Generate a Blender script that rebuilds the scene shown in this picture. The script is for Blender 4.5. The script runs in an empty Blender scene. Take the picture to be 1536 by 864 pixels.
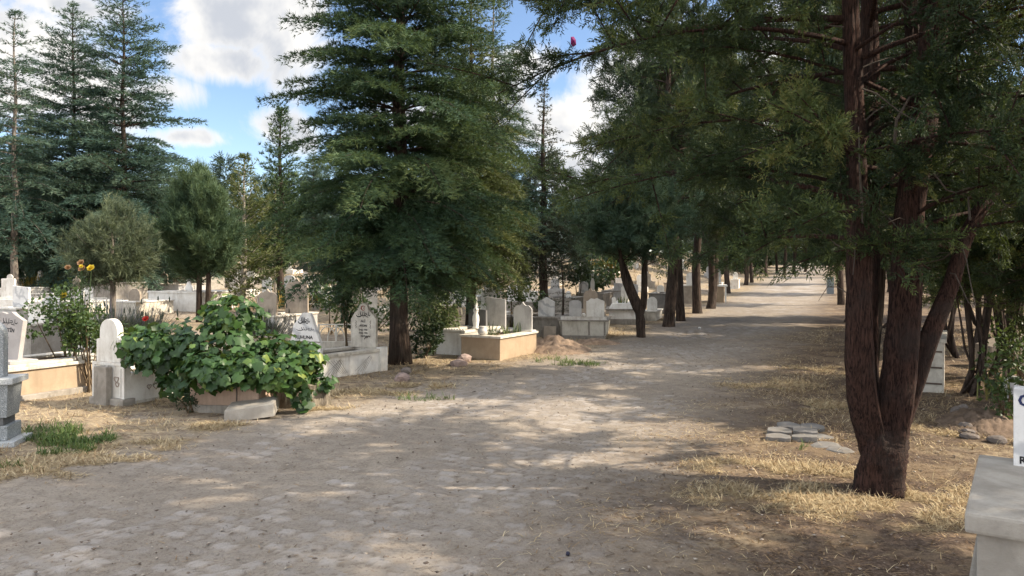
import bpy, bmesh, math, random
import numpy as np
from mathutils import Vector, Matrix
random.seed(11)
rng = np.random.default_rng(11)
SC = bpy.context.scene
COL = SC.collection
PI = math.pi
FPX, CXP, HYP, EYE = 1140.0, 768.0, 400.0, 1.6

# ------------------------------------------------------------------ camera
cam_d = bpy.data.cameras.new('camera')
cam = bpy.data.objects.new('camera', cam_d)
COL.objects.link(cam)
cam.location = (0, 0, EYE)
cam.rotation_euler = (math.radians(90), 0, 0)
cam_d.sensor_width = 36
cam_d.lens = FPX / 1536 * 36
cam_d.shift_y = -(432 - HYP) / 1536
cam_d.clip_end = 2000
cam_d.clip_start = 0.05
SC.camera = cam

# ------------------------------------------------------------------ numeric helpers
def sstep(a, b, x):
    t = np.clip((np.asarray(x, float) - a) / (b - a), 0, 1)
    return t * t * (3 - 2 * t)

def vnoise(x, y, scale=1.0, seed=0):
    x = np.asarray(x, float) / scale; y = np.asarray(y, float) / scale
    xi = np.floor(x).astype(np.int64); yi = np.floor(y).astype(np.int64)
    xf = x - xi; yf = y - yi
    xf = xf * xf * (3 - 2 * xf); yf = yf * yf * (3 - 2 * yf)
    def h(a, b):
        n = (a * 374761393 + b * 668265263 + seed * 974634777) & 0x7fffffff
        n = ((n ^ (n >> 13)) * 1274126177) & 0x7fffffff
        return ((n ^ (n >> 16)) & 0xffff) / 65535.0
    return (h(xi, yi) * (1 - xf) + h(xi + 1, yi) * xf) * (1 - yf) + (h(xi, yi + 1) * (1 - xf) + h(xi + 1, yi + 1) * xf) * yf

def fbm(x, y, scale=1.0, seed=0, octs=4):
    v = 0; a = 0.5; t = 0
    for o in range(octs):
        v = v + a * vnoise(x, y, scale / 2 ** o, seed + o * 17); t += a; a *= 0.55
    return v / t

# ------------------------------------------------------------------ terrain
LY = [-40, 0, 5.7, 9.6, 15.2, 26, 40, 60, 90, 400]
LX = [-27, -6.8, -3.84, -1.41, 1.76, 6.6, 12.4, 20.2, 31.5, 161]
RY = [-40, 0, 3.9, 5.7, 9.1, 15, 26, 40, 60, 90, 400]
RX = [-20, -0.1, 0.97, 1.5, 2.9, 5.6, 10.6, 17, 25.5, 37.5, 168]
def road_in(x, y):
    """signed distance to the nearer road edge, positive on the road"""
    xl = np.interp(y, LY, LX); xr = np.interp(y, RY, RX)
    return np.minimum(x - xl, xr - x) * 0.88
def gz(x, y):
    x = np.asarray(x, float); y = np.asarray(y, float)
    xl = np.interp(y, LY, LX); xr = np.interp(y, RY, RX)
    dl = (xl - x) * 0.88; dr = (x - xr) * 0.88
    z = 1.35 * (np.clip(y - 22, 0, 95) / 70) ** 1.25
    z = z + sstep(1.0, 9, dl) * (0.42 * sstep(12, 26, y) + 1.35 * sstep(26, 62, y))
    z = z + sstep(0.5, 6, dr) * (0.12 * sstep(4, 10, y) + 0.8 * sstep(24, 60, y))
    z = z + 0.05 * (fbm(x, y, 1.7, 5, 3) - 0.5) * sstep(-0.5, 0.8, -np.minimum(-dl, -dr)) 
    z = z + 0.03 * (fbm(x, y, 2.3, 9, 2) - 0.5)
    return z
def G(x, y): return float(gz(x, y))
def at(px, py):
    """the point of the ground seen at a place of the photograph"""
    ys = np.concatenate([np.arange(1, 30, 0.02), np.arange(30, 160, 0.1)])
    xs = (px - CXP) / FPX * ys
    zr = EYE - (py - HYP) / FPX * ys
    hit = np.nonzero(zr <= gz(xs, ys))[0]
    i = hit[0] if len(hit) else len(ys) - 1
    return Vector((float(xs[i]), float(ys[i]), G(xs[i], ys[i])))
def P(px, py, Y): return Vector(((px - CXP) / FPX * Y, Y, EYE - (py - HYP) / FPX * Y))

# ------------------------------------------------------------------ materials
def new_mat(name):
    m = bpy.data.materials.new(name); m.use_nodes = True
    nt = m.node_tree; nt.nodes.clear()
    return m, nt
class N:
    def __init__(s, nt): s.nt = nt
    def __call__(s, t, ins=None, **kw):
        n = s.nt.nodes.new(t)
        for k, v in kw.items(): setattr(n, k, v)
        for k, v in (ins or {}).items():
            if isinstance(v, bpy.types.NodeSocket): s.nt.links.new(v, n.inputs[k])
            else: n.inputs[k].default_value = v
        return n
    def mix(s, f, a, b, mode='MIX'):
        n = s.nt.nodes.new('ShaderNodeMix'); n.data_type = 'RGBA'; n.blend_type = mode
        for i, v in ((0, f), (6, a), (7, b)):
            if isinstance(v, bpy.types.NodeSocket): s.nt.links.new(v, n.inputs[i])
            elif i == 0: n.inputs[0].default_value = v
            else: n.inputs[i].default_value = (*v, 1) if len(v) == 3 else v
        return n.outputs[2]
    def math(s, op, a, b=0.0, c=0.0, clamp=False):
        n = s.nt.nodes.new('ShaderNodeMath'); n.operation = op; n.use_clamp = clamp
        for i, v in enumerate((a, b, c)):
            if isinstance(v, bpy.types.NodeSocket): s.nt.links.new(v, n.inputs[i])
            else: n.inputs[i].default_value = v
        return n.outputs[0]
    def ramp(s, f, lo, hi):
        n = s.nt.nodes.new('ShaderNodeMapRange'); n.interpolation_type = 'SMOOTHSTEP'
        s.nt.links.new(f, n.inputs[0]); n.inputs[1].default_value = lo; n.inputs[2].default_value = hi
        return n.outputs[0]
    def noise(s, vec, scale, detail=4, rough=0.55, dist=0.0):
        n = s.nt.nodes.new('ShaderNodeTexNoise'); s.nt.links.new(vec, n.inputs['Vector'])
        n.inputs['Scale'].default_value = scale; n.inputs['Detail'].default_value = detail
        n.inputs['Roughness'].default_value = rough; n.inputs['Distortion'].default_value = dist
        return n.outputs['Fac']
def finish(nt, nd, col, rough=0.85, bump=None, bstr=0.3, bdist=0.01, spec=0.3, metallic=0.0):
    b = nd('ShaderNodeBsdfPrincipled', {'Roughness': rough, 'Specular IOR Level': spec, 'Metallic': metallic})
    if isinstance(col, bpy.types.NodeSocket): nt.links.new(col, b.inputs['Base Color'])
    else: b.inputs['Base Color'].default_value = (*col, 1)
    if bump is not None:
        bn = nd('ShaderNodeBump', {'Height': bump, 'Strength': bstr, 'Distance': bdist})
        nt.links.new(bn.outputs[0], b.inputs['Normal'])
    o = nd('ShaderNodeOutputMaterial'); nt.links.new(b.outputs[0], o.inputs[0])
    return b

def stone_mat(name, c1, c2, scale=6, speck=None, stain=(0.16, 0.13, 0.10), stain_amt=0.5, rough=0.75, vein=None, bump=0.25):
    m, nt = new_mat(name); nd = N(nt)
    g = nd('ShaderNodeNewGeometry').outputs['Position']
    n1 = nd.noise(g, scale, 5, 0.6, 0.4)
    col = nd.mix(nd.ramp(n1, 0.35, 0.65), c1, c2)
    if vein:
        w = nd('ShaderNodeTexWave', {'Vector': g, 'Scale': 2.2, 'Distortion': 9.0, 'Detail': 3.0, 'Detail Scale': 1.3})
        w.bands_direction = 'DIAGONAL'
        col = nd.mix(nd.math('MULTIPLY', nd.ramp(w.outputs['Fac'], 0.62, 1.0), 0.6), col, vein)
    if speck:
        v = nd.noise(g, 160, 2, 0.7)
        col = nd.mix(nd.ramp(v, 0.5, 0.62), col, speck[0])
        v2 = nd.noise(g, 130, 1, 0.6)
        col = nd.mix(nd.ramp(v2, 0.60, 0.66), col, speck[1])
    # weather stains: streaks running down and blotches
    mp = nd('ShaderNodeMapping', {'Vector': g, 'Scale': (9, 9, 1.6)})
    st = nd.noise(mp.outputs[0], 1.6, 6, 0.65)
    n3 = nd.noise(g, 2.6, 5, 0.65)
    sm = nd.math('MULTIPLY', nd.ramp(nd.math('ADD', nd.math('MULTIPLY', st, 0.5), nd.math('MULTIPLY', n3, 0.5)), 0.47, 0.68), stain_amt)
    col = nd.mix(sm, col, stain)
    fine = nd.noise(g, 55, 4, 0.7)
    col = nd.mix(nd.math('MULTIPLY', nd.ramp(fine, 0.45, 0.75), 0.22), col, (c1[0] * .55, c1[1] * .52, c1[2] * .48))
    finish(nt, nd, col, rough, fine, bump, 0.006)
    return m

def flat_mat(name, c, rough=0.6, var=0.15, metallic=0.0, scale=20):
    m, nt = new_mat(name); nd = N(nt)
    g = nd('ShaderNodeNewGeometry').outputs['Position']
    n = nd.noise(g, scale, 4)
    col = nd.mix(nd.math('MULTIPLY', n, var), c, (c[0] * .35, c[1] * .35, c[2] * .35))
    finish(nt, nd, col, rough, n, 0.15, 0.004, metallic=metallic)
    return m

def leaf_mat(name, stops, clump=None, trans=0.25, rough=0.6, tscale=1.2, spec=0.25):
    """leaves: colour varies leaf by leaf (attribute var) and spray by spray"""
    m, nt = new_mat(name); nd = N(nt)
    a = nd('ShaderNodeAttribute', attribute_name='var')
    cr = nd('ShaderNodeValToRGB', {'Fac': a.outputs['Fac']})
    e = cr.color_ramp.elements
    while len(e) < len(stops): e.new(0.5)
    for i, (p, c) in enumerate(stops): e[i].position = p; e[i].color = (*c, 1)
    g = nd('ShaderNodeNewGeometry').outputs['Position']
    n = nd.noise(g, tscale, 3, 0.6)
    col = cr.outputs[0]
    if clump: col = nd.mix(nd.ramp(n, 0.42, 0.66), col, clump)
    b = nd('ShaderNodeBsdfPrincipled', {'Base Color': col, 'Roughness': rough, 'Specular IOR Level': spec})
    t = nd('ShaderNodeBsdfTranslucent', {'Color': nd.mix(0.5, col, (0.16, 0.2, 0.03))})
    mx = nd('ShaderNodeMixShader', {0: trans, 1: b.outputs[0], 2: t.outputs[0]})
    o = nd('ShaderNodeOutputMaterial', {0: mx.outputs[0]})
    return m

def bark_mat(name, c1, c2, c3, sx=26, sz=3.2, bstr=0.9):
    m, nt = new_mat(name); nd = N(nt)
    tc = nd('ShaderNodeNewGeometry').outputs['Position']
    mp = nd('ShaderNodeMapping', {'Vector': tc, 'Scale': (sx, sx, sz)})
    n = nd.noise(mp.outputs[0], 1.0, 6, 0.65, 0.6)
    n2 = nd.noise(tc, 4.0, 4, 0.6)
    col = nd.mix(nd.ramp(n, 0.36, 0.62), c1, c2)
    col = nd.mix(nd.math('MULTIPLY', nd.ramp(n2, 0.45, 0.7), 0.75), col, c3)
    finish(nt, nd, col, 0.9, n, bstr, 0.03, 0.15)
    return m

M = {}
M['marble'] = stone_mat('white_marble', (0.82, 0.80, 0.75), (0.72, 0.69, 0.63), 5, stain=(0.36, 0.30, 0.23), stain_amt=0.6, rough=0.5)
M['marble_vein'] = stone_mat('veined_marble', (0.80, 0.78, 0.75), (0.70, 0.69, 0.67), 4, stain=(0.34, 0.30, 0.24), stain_amt=0.55, vein=(0.34, 0.35, 0.37), rough=0.45)
M['marble_grey'] = stone_mat('grey_marble', (0.52, 0.51, 0.49), (0.43, 0.42, 0.41), 5, stain=(0.2, 0.18, 0.16), stain_amt=0.5, rough=0.55)
M['marble_dark'] = stone_mat('dark_grey_stone', (0.17, 0.17, 0.17), (0.12, 0.12, 0.12), 6, stain=(0.25, 0.22, 0.18), stain_amt=0.4)
M['marble_dirty'] = stone_mat('weathered_marble', (0.66, 0.62, 0.54), (0.52, 0.48, 0.41), 7, stain=(0.20, 0.165, 0.13), stain_amt=0.75)
M['pinkstone'] = stone_mat('pinkish_marble', (0.43, 0.40, 0.385), (0.36, 0.335, 0.32), 5, stain=(0.25, 0.20, 0.18), stain_amt=0.5)
M['tan'] = stone_mat('tan_travertine', (0.42, 0.325, 0.225), (0.35, 0.265, 0.18), 3.5, stain=(0.25, 0.18, 0.12), stain_amt=0.5)
M['brownstone'] = stone_mat('brown_stone', (0.40, 0.34, 0.27), (0.30, 0.25, 0.20), 5, stain=(0.16, 0.13, 0.10), stain_amt=0.5)
M['pink_render'] = stone_mat('faded_pink_render', (0.46, 0.33, 0.25), (0.38, 0.27, 0.20), 4, stain=(0.22, 0.16, 0.12), stain_amt=0.6)
M['concrete'] = stone_mat('rough_concrete', (0.34, 0.31, 0.27), (0.26, 0.235, 0.20), 8, stain=(0.11, 0.095, 0.08), stain_amt=0.75, rough=0.95, bump=0.6)
M['concrete_light'] = stone_mat('pale_concrete', (0.39, 0.36, 0.315), (0.29, 0.265, 0.23), 6, stain=(0.24, 0.21, 0.17), stain_amt=0.6, rough=0.9, bump=0.5)
M['granite'] = stone_mat('speckled_granite', (0.33, 0.35, 0.36), (0.28, 0.30, 0.31), 8, speck=((0.11, 0.12, 0.125), (0.62, 0.64, 0.65)), stain=(0.2, 0.2, 0.19), stain_amt=0.25, rough=0.4)
M['granite_pale'] = stone_mat('polished_granite_edge', (0.50, 0.52, 0.52), (0.44, 0.46, 0.46), 8, speck=((0.25, 0.26, 0.27), (0.7, 0.7, 0.7)), stain_amt=0.2, rough=0.35)
M['rock'] = stone_mat('field_rock', (0.20, 0.17, 0.15), (0.13, 0.11, 0.10), 9, stain=(0.28, 0.25, 0.21), stain_amt=0.5, rough=0.95, bump=0.8)
M['pinkrock'] = stone_mat('pink_rock', (0.34, 0.26, 0.23), (0.25, 0.19, 0.17), 9, stain=(0.22, 0.17, 0.14), stain_amt=0.5, rough=0.95, bump=0.8)
M['soil'] = stone_mat('bare_soil', (0.18, 0.13, 0.095), (0.12, 0.085, 0.06), 14, stain=(0.24, 0.18, 0.13), stain_amt=0.6, rough=1.0, bump=1.0)
M['dirt'] = stone_mat('mound_soil', (0.27, 0.195, 0.14), (0.19, 0.135, 0.095), 12, stain=(0.34, 0.26, 0.19), stain_amt=0.6, rough=1.0, bump=1.0)
M['ink'] = flat_mat('black_lettering', (0.018, 0.018, 0.02), 0.5, 0.3)
M['ink_red'] = flat_mat('faded_red_paint', (0.32, 0.10, 0.08), 0.6, 0.3)
M['ink_blue'] = flat_mat('dark_blue_paint', (0.02, 0.03, 0.10), 0.5, 0.2)
M['groove'] = flat_mat('dark_groove', (0.13, 0.10, 0.08), 0.9, 0.3)
M['rosecut'] = flat_mat('carved_relief', (0.40, 0.33, 0.28), 0.9, 0.3)
M['white_paint'] = flat_mat('white_painted_iron', (0.72, 0.69, 0.62), 0.5, 0.2)
M['grey_metal'] = flat_mat('grey_painted_metal', (0.22, 0.25, 0.27), 0.45, 0.25)
M['ceramic'] = flat_mat('pale_ceramic', (0.60, 0.58, 0.54), 0.4, 0.2)
M['plastic_black'] = flat_mat('dark_plastic', (0.012, 0.012, 0.03), 0.4, 0.1)
M['magenta'] = flat_mat('magenta_cloth', (0.18, 0.008, 0.10), 0.7, 0.3, scale=60)
M['white_litter'] = flat_mat('white_paper', (0.75, 0.74, 0.72), 0.8, 0.1)
M['concrete_paver'] = stone_mat('concrete_paver', (0.22, 0.21, 0.20), (0.17, 0.165, 0.155), 9, stain=(0.20, 0.16, 0.12), stain_amt=0.5, rough=0.95, bump=0.5)
M['stump'] = bark_mat('grey_stump_bark', (0.10, 0.085, 0.07), (0.30, 0.26, 0.21), (0.17, 0.15, 0.10), 18, 5)
M['bark_red'] = bark_mat('reddish_bark', (0.016, 0.010, 0.009), (0.078, 0.042, 0.032), (0.046, 0.035, 0.031), 90, 13)
M['bark'] = bark_mat('brown_bark', (0.026, 0.019, 0.015), (0.085, 0.062, 0.050), (0.055, 0.046, 0.038))
M['bark_grey'] = bark_mat('grey_bark', (0.09, 0.08, 0.07), (0.24, 0.21, 0.18), (0.16, 0.13, 0.11))
M['bark_pale'] = bark_mat('pale_bark', (0.24, 0.21, 0.17), (0.42, 0.38, 0.32), (0.33, 0.29, 0.24))
M['twig'] = flat_mat('dead_twig', (0.12, 0.098, 0.08), 0.9, 0.5)
M['stem_green'] = flat_mat('green_stem', (0.05, 0.08, 0.03), 0.7, 0.3)
M['vine_stem'] = flat_mat('vine_stem', (0.12, 0.085, 0.05), 0.9, 0.3)
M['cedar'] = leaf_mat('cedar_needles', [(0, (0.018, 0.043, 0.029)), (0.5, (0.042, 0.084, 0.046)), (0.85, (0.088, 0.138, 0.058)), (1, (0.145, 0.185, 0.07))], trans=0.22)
M['cedar_blue'] = leaf_mat('blue_cedar_needles', [(0, (0.026, 0.058, 0.048)), (0.5, (0.055, 0.102, 0.080)), (1, (0.115, 0.168, 0.112))], trans=0.2)
M['cedar_yellow'] = leaf_mat('olive_cedar_needles', [(0, (0.045, 0.066, 0.028)), (0.5, (0.095, 0.118, 0.042)), (1, (0.17, 0.18, 0.065))], trans=0.2)
M['cedar_dry'] = leaf_mat('browned_cedar_needles', [(0, (0.035, 0.05, 0.036)), (0.55, (0.06, 0.078, 0.05)), (1, (0.13, 0.10, 0.06))], trans=0.15)
M['juniper'] = leaf_mat('juniper_foliage', [(0, (0.012, 0.027, 0.014)), (0.5, (0.033, 0.056, 0.023)), (0.85, (0.085, 0.115, 0.034)), (1, (0.14, 0.14, 0.045))], trans=0.2)
M['juniper_dark'] = leaf_mat('dark_juniper_foliage', [(0, (0.013, 0.029, 0.022)), (0.5, (0.031, 0.055, 0.035)), (1, (0.075, 0.105, 0.048))], trans=0.18)
M['pine'] = leaf_mat('pine_needles', [(0, (0.032, 0.068, 0.042)), (0.5, (0.062, 0.108, 0.060)), (1, (0.11, 0.155, 0.075))], trans=0.2)
M['pine_blue'] = leaf_mat('blue_green_foliage', [(0, (0.035, 0.072, 0.052)), (0.5, (0.072, 0.125, 0.082)), (1, (0.13, 0.19, 0.11))], trans=0.2)
M['pine_grey'] = leaf_mat('grey_pine_needles', [(0, (0.055, 0.078, 0.052)), (0.5, (0.095, 0.122, 0.075)), (1, (0.15, 0.175, 0.10))], trans=0.2)
M['vine'] = leaf_mat('vine_leaves', [(0, (0.022, 0.058, 0.018)), (0.55, (0.058, 0.125, 0.032)), (0.85, (0.13, 0.21, 0.05)), (1, (0.22, 0.27, 0.055))], trans=0.3, rough=0.45, spec=0.45)
M['leaf'] = leaf_mat('shrub_leaves', [(0, (0.028, 0.055, 0.020)), (0.6, (0.058, 0.100, 0.030)), (1, (0.12, 0.17, 0.05))], trans=0.28, rough=0.45, spec=0.4)
M['leaf_dark'] = leaf_mat('dark_shrub_leaves', [(0, (0.016, 0.030, 0.016)), (0.6, (0.032, 0.055, 0.026)), (1, (0.06, 0.09, 0.04))], trans=0.18, rough=0.5)
M['leaf_pale'] = leaf_mat('pale_shrub_leaves', [(0, (0.06, 0.09, 0.04)), (0.6, (0.14, 0.18, 0.08)), (1, (0.30, 0.31, 0.2))], trans=0.3, rough=0.5)
M['iris'] = leaf_mat('iris_leaves', [(0, (0.06, 0.10, 0.04)), (0.6, (0.11, 0.155, 0.06)), (1, (0.30, 0.24, 0.08))], trans=0.25)
M['iris_yellow'] = leaf_mat('yellowing_iris_leaves', [(0, (0.13, 0.14, 0.035)), (0.5, (0.28, 0.21, 0.05)), (1, (0.46, 0.30, 0.08))], trans=0.25)
M['lavender'] = leaf_mat('lavender_leaves', [(0, (0.09, 0.105, 0.08)), (0.7, (0.16, 0.17, 0.13)), (1, (0.22, 0.19, 0.25))], trans=0.2)
M['straw'] = leaf_mat('dry_straw', [(0, (0.25, 0.165, 0.085)), (0.5, (0.42, 0.32, 0.185)), (1, (0.60, 0.50, 0.32))], trans=0.04)
M['litter'] = leaf_mat('brown_litter', [(0, (0.07, 0.045, 0.03)), (0.5, (0.16, 0.10, 0.06)), (1, (0.34, 0.24, 0.14))], trans=0.1)
M['grass'] = leaf_mat('green_grass', [(0, (0.05, 0.09, 0.025)), (0.6, (0.09, 0.15, 0.04)), (1, (0.17, 0.21, 0.07))], trans=0.25)
M['rose_y'] = leaf_mat('yellow_petals', [(0, (0.62, 0.42, 0.02)), (1, (0.80, 0.66, 0.10))], trans=0.3)
M['rose_r'] = leaf_mat('red_petals', [(0, (0.45, 0.02, 0.03)), (1, (0.60, 0.06, 0.06))], trans=0.3)
M['rose_o'] = leaf_mat('peach_petals', [(0, (0.55, 0.30, 0.15)), (1, (0.70, 0.45, 0.26))], trans=0.3)

# ------------------------------------------------------------------ mesh collector
class MB:
    """collects shapes that become ONE mesh object"""
    def __init__(s): s.v = []; s.f = []; s.n = 0
    def add(s, verts, faces):
        s.v.extend([tuple(map(float, p)) for p in verts]); s.f.extend([tuple(i + s.n for i in q) for q in faces]); s.n += len(verts); return s
    def box(s, x0, x1, y0, y1, z0, z1):
        return s.add([(x0, y0, z0), (x1, y0, z0), (x1, y1, z0), (x0, y1, z0), (x0, y0, z1), (x1, y0, z1), (x1, y1, z1), (x0, y1, z1)],
                     [(3, 2, 1, 0), (4, 5, 6, 7), (0, 1, 5, 4), (1, 2, 6, 5), (2, 3, 7, 6), (3, 0, 4, 7)])
    def frustum(s, a, b, z0, z1):
        (x0, x1, y0, y1), (X0, X1, Y0, Y1) = a, b
        return s.add([(x0, y0, z0), (x1, y0, z0), (x1, y1, z0), (x0, y1, z0), (X0, Y0, z1), (X1, Y0, z1), (X1, Y1, z1), (X0, Y1, z1)],
                     [(3, 2, 1, 0), (4, 5, 6, 7), (0, 1, 5, 4), (1, 2, 6, 5), (2, 3, 7, 6), (3, 0, 4, 7)])
    def ring(s, x0, x1, y0, y1, t, z0, z1, splay=0.0):
        d = splay
        o = [(x0 - d, y0 - d), (x1 + d, y0 - d), (x1 + d, y1 + d), (x0 - d, y1 + d)]
        ot = [(x0, y0), (x1, y0), (x1, y1), (x0, y1)]
        i = [(x0 + t, y0 + t), (x1 - t, y0 + t), (x1 - t, y1 - t), (x0 + t, y1 - t)]
        vs = [(a, b, z0) for a, b in o] + [(a, b, z1) for a, b in ot] + [(a, b, z0) for a, b in i] + [(a, b, z1) for a, b in i]
        fs = []
        for k in range(4):
            j = (k + 1) % 4
            fs += [(k, j, 4 + j, 4 + k), (4 + k, 4 + j, 12 + j, 12 + k), (8 + j, 8 + k, 12 + k, 12 + j), (j, k, 8 + k, 8 + j)]
        return s.add(vs, fs)
    def prism(s, pts, y0, y1, rot=None):
        """outline in x,z extruded along y"""
        n = len(pts)
        vs = [(x, y0, z) for x, z in pts] + [(x, y1, z) for x, z in pts]
        fs = [tuple(range(n)), tuple(range(2 * n - 1, n - 1, -1))] + [(i, i + n, (i + 1) % n + n, (i + 1) % n) for i in range(n)]
        return s.add(vs, fs)
    def lathe(s, prof, cx=0, cy=0, n=20):
        vs = []; fs = []
        for r, z in prof:
            for k in range(n):
                a = 2 * PI * k / n; vs.append((cx + r * math.cos(a), cy + r * math.sin(a), z))
        for i in range(len(prof) - 1):
            for k in range(n):
                j = (k + 1) % n; fs.append((i * n + k, i * n + j, (i + 1) * n + j, (i + 1) * n + k))
        fs.append(tuple(range(n - 1, -1, -1))); fs.append(tuple((len(prof) - 1) * n + k for k in range(n)))
        return s.add(vs, fs)
    def tube(s, pts, rad, n=8, cap=True, rough=0.0):
        pts = [Vector(p) for p in pts]; m = len(pts)
        if not hasattr(rad, '__len__'): rad = [rad] * m
        t0 = (pts[1] - pts[0]).normalized()
        ref = Vector((0, 0, 1)) if abs(t0.z) < 0.9 else Vector((1, 0, 0))
        nx = t0.cross(ref).normalized(); vs = []; fs = []
        for i in range(m):
            t = (pts[min(i + 1, m - 1)] - pts[max(i - 1, 0)]).normalized()
            nx = (nx - t * nx.dot(t)).normalized(); ny = t.cross(nx)
            for k in range(n):
                a = 2 * PI * k / n
                r = rad[i] * (1 + (rough * random.uniform(-1, 1) if rough else 0))
                vs.append(pts[i] + nx * (r * math.cos(a)) + ny * (r * math.sin(a)))
        for i in range(m - 1):
            for k in range(n):
                j = (k + 1) % n; fs.append((i * n + k, i * n + j, (i + 1) * n + j, (i + 1) * n + k))
        if cap:
            fs.append(tuple(range(n - 1, -1, -1))); fs.append(tuple((m - 1) * n + k for k in range(n)))
        return s.add(vs, fs)
    def mesh(s, name, mat, bevel=0.0, smooth=False, wobble=0.0):
        me = bpy.data.meshes.new(name)
        me.from_pydata(s.v, [], s.f); me.validate()
        if bevel or wobble:
            bm = bmesh.new(); bm.from_mesh(me)
            if bevel:
                es = [e for e in bm.edges if len(e.link_faces) == 2 and e.calc_face_angle(0) > 0.6]
                bmesh.ops.bevel(bm, geom=es, offset=bevel, segments=2, profile=0.6, affect='EDGES', clamp_overlap=True)
            if wobble:
                for v in bm.verts: v.co += Vector((random.uniform(-1, 1), random.uniform(-1, 1), random.uniform(-1, 1))) * wobble
            bm.to_mesh(me); bm.free()
        if smooth: me.polygons.foreach_set('use_smooth', [True] * len(me.polygons))
        me.materials.append(mat)
        return me
    def build(s, name, mat, parent=None, label=None, **kw):
        o = bpy.data.objects.new(name, s.mesh(name, mat, **kw)); COL.objects.link(o)
        if parent: o.parent = parent
        if label: o['label'] = label
        return o

def tag(o, label, cat, group=None):
    o['label'] = label; o['category'] = cat
    if group: o['group'] = group
    return o
def thing(name, label, cat, loc, rz=0.0, group=None):
    o = bpy.data.objects.new(name, None); COL.objects.link(o)
    o.location = loc; o.rotation_euler = (0, 0, rz); o.empty_display_size = 0.2
    return tag(o, label, cat, group)
def part(name, me, parent, label=None):
    o = bpy.data.objects.new(name, me); COL.objects.link(o); o.parent = parent
    if label: o['label'] = label
    return o
def structure(name, me):
    o = bpy.data.objects.new(name, me); COL.objects.link(o); o['kind'] = 'structure'; return o
def np_mesh(name, V, F, mat, attrs=None, smooth=False):
    """V (n,3), F (m,k) of one face size"""
    me = bpy.data.meshes.new(name)
    V = np.ascontiguousarray(V, np.float32); F = np.ascontiguousarray(F, np.int32)
    m, k = F.shape
    me.vertices.add(len(V)); me.vertices.foreach_set('co', V.ravel())
    me.loops.add(m * k); me.loops.foreach_set('vertex_index', F.ravel())
    me.polygons.add(m); me.polygons.foreach_set('loop_start', np.arange(0, m * k, k, dtype=np.int32))
    me.polygons.foreach_set('loop_total', np.full(m, k, np.int32))
    if smooth: me.polygons.foreach_set('use_smooth', np.ones(m, bool))
    for an, av in (attrs or {}).items():
        a = me.attributes.new(an, 'FLOAT', 'POINT'); a.data.foreach_set('value', np.ascontiguousarray(av, np.float32))
    me.update(calc_edges=True)
    me.materials.append(mat)
    return me
# ------------------------------------------------------------------ world: sky with clouds, sun
SUN_AZ, SUN_EL = math.radians(93), math.radians(37)      # azimuth clockwise from +Y
w = bpy.data.worlds.new('World'); SC.world = w; w.use_nodes = True
nt = w.node_tree; nt.nodes.clear(); nd = N(nt)
sky = nd('ShaderNodeTexSky'); sky.sky_type = 'NISHITA'; sky.sun_disc = False
sky.sun_elevation = SUN_EL; sky.sun_rotation = SUN_AZ; sky.altitude = 900; sky.air_density = 1.0; sky.dust_density = 0.6; sky.ozone_density = 1.6
tc = nd('ShaderNodeTexCoord').outputs['Generated']
sp = nd('ShaderNodeSeparateXYZ', {0: tc})
azi = nd.math('ARCTAN2', sp.outputs[0], sp.outputs[1])
ele = nd.math('ARCSINE', sp.outputs[2])
uv = nd('ShaderNodeCombineXYZ', {0: azi, 1: ele, 2: 0.0}).outputs[0]
n_big = nd.noise(tc, 3.2, 6, 0.56, 0.2)
n_det = nd.noise(tc, 7.0, 9, 0.66, 0.5)
# the clouds seen in the photograph: azimuth, elevation, half widths in radians
def ae(px, py):
    x, y, z = px - CXP, FPX, HYP - py
    return math.atan2(x, y), math.asin(z / math.sqrt(x * x + y * y + z * z))
CL = [(20, 100, 100, 75, 1.0), (150, 150, 70, 60, 0.75), (350, 30, 80, 55, 1.0), (345, 95, 75, 32, 1.0), (430, 50, 70, 90, .9), (285, 206, 60, 14, 0.7), (235, 135, 70, 22, 0.6),
      (120, 10, 90, 22, 0.5), (790, 95, 60, 40, 0.9), (860, 180, 90, 40, 1.0), (880, 260, 80, 50, 0.95), (760, 170, 90, 60, .9), (420, 190, 50, 30, .8), (1000, 150, 150, 120, 0.8), (1250, 150, 160, 170, 0.8), (-120, 260, 120, 40, .8), (90, 330, 90, 22, .6), (560, -60, 200, 60, .8), (650, 180, 90, 60, .6)]
acc = None
for (x, y, rx, ry, s_) in CL:
    a, e = ae(x, y)
    d = nd('ShaderNodeVectorMath', {0: uv, 1: (a, e, 0)}, operation='SUBTRACT').outputs[0]
    d = nd('ShaderNodeVectorMath', {0: d, 1: (FPX / rx, FPX / ry, 0)}, operation='MULTIPLY').outputs[0]
    l = nd('ShaderNodeVectorMath', {0: d}, operation='LENGTH').outputs['Value']
    b = nd.math('MULTIPLY', nd.math('SUBTRACT', 1.25, l), s_)
    acc = b if acc is None else nd.math('MAXIMUM', acc, b)
dens = nd.math('ADD', acc, nd.math('ADD', nd.math('MULTIPLY', nd.math('SUBTRACT', n_big, 0.5), 1.0), nd.math('MULTIPLY', nd.math('SUBTRACT', n_det, 0.5), 2.4)))
# added unseen cloud (behind, overhead), made brighter to fill the shade
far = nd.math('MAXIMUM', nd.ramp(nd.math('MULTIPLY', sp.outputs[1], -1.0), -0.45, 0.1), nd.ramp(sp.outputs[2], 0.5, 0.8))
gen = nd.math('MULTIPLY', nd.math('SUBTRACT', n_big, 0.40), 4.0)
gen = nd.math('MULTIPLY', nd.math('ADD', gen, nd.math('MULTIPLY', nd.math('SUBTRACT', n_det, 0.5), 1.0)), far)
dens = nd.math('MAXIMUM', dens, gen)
mask = nd.ramp(dens, 0.0, 0.62)
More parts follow.
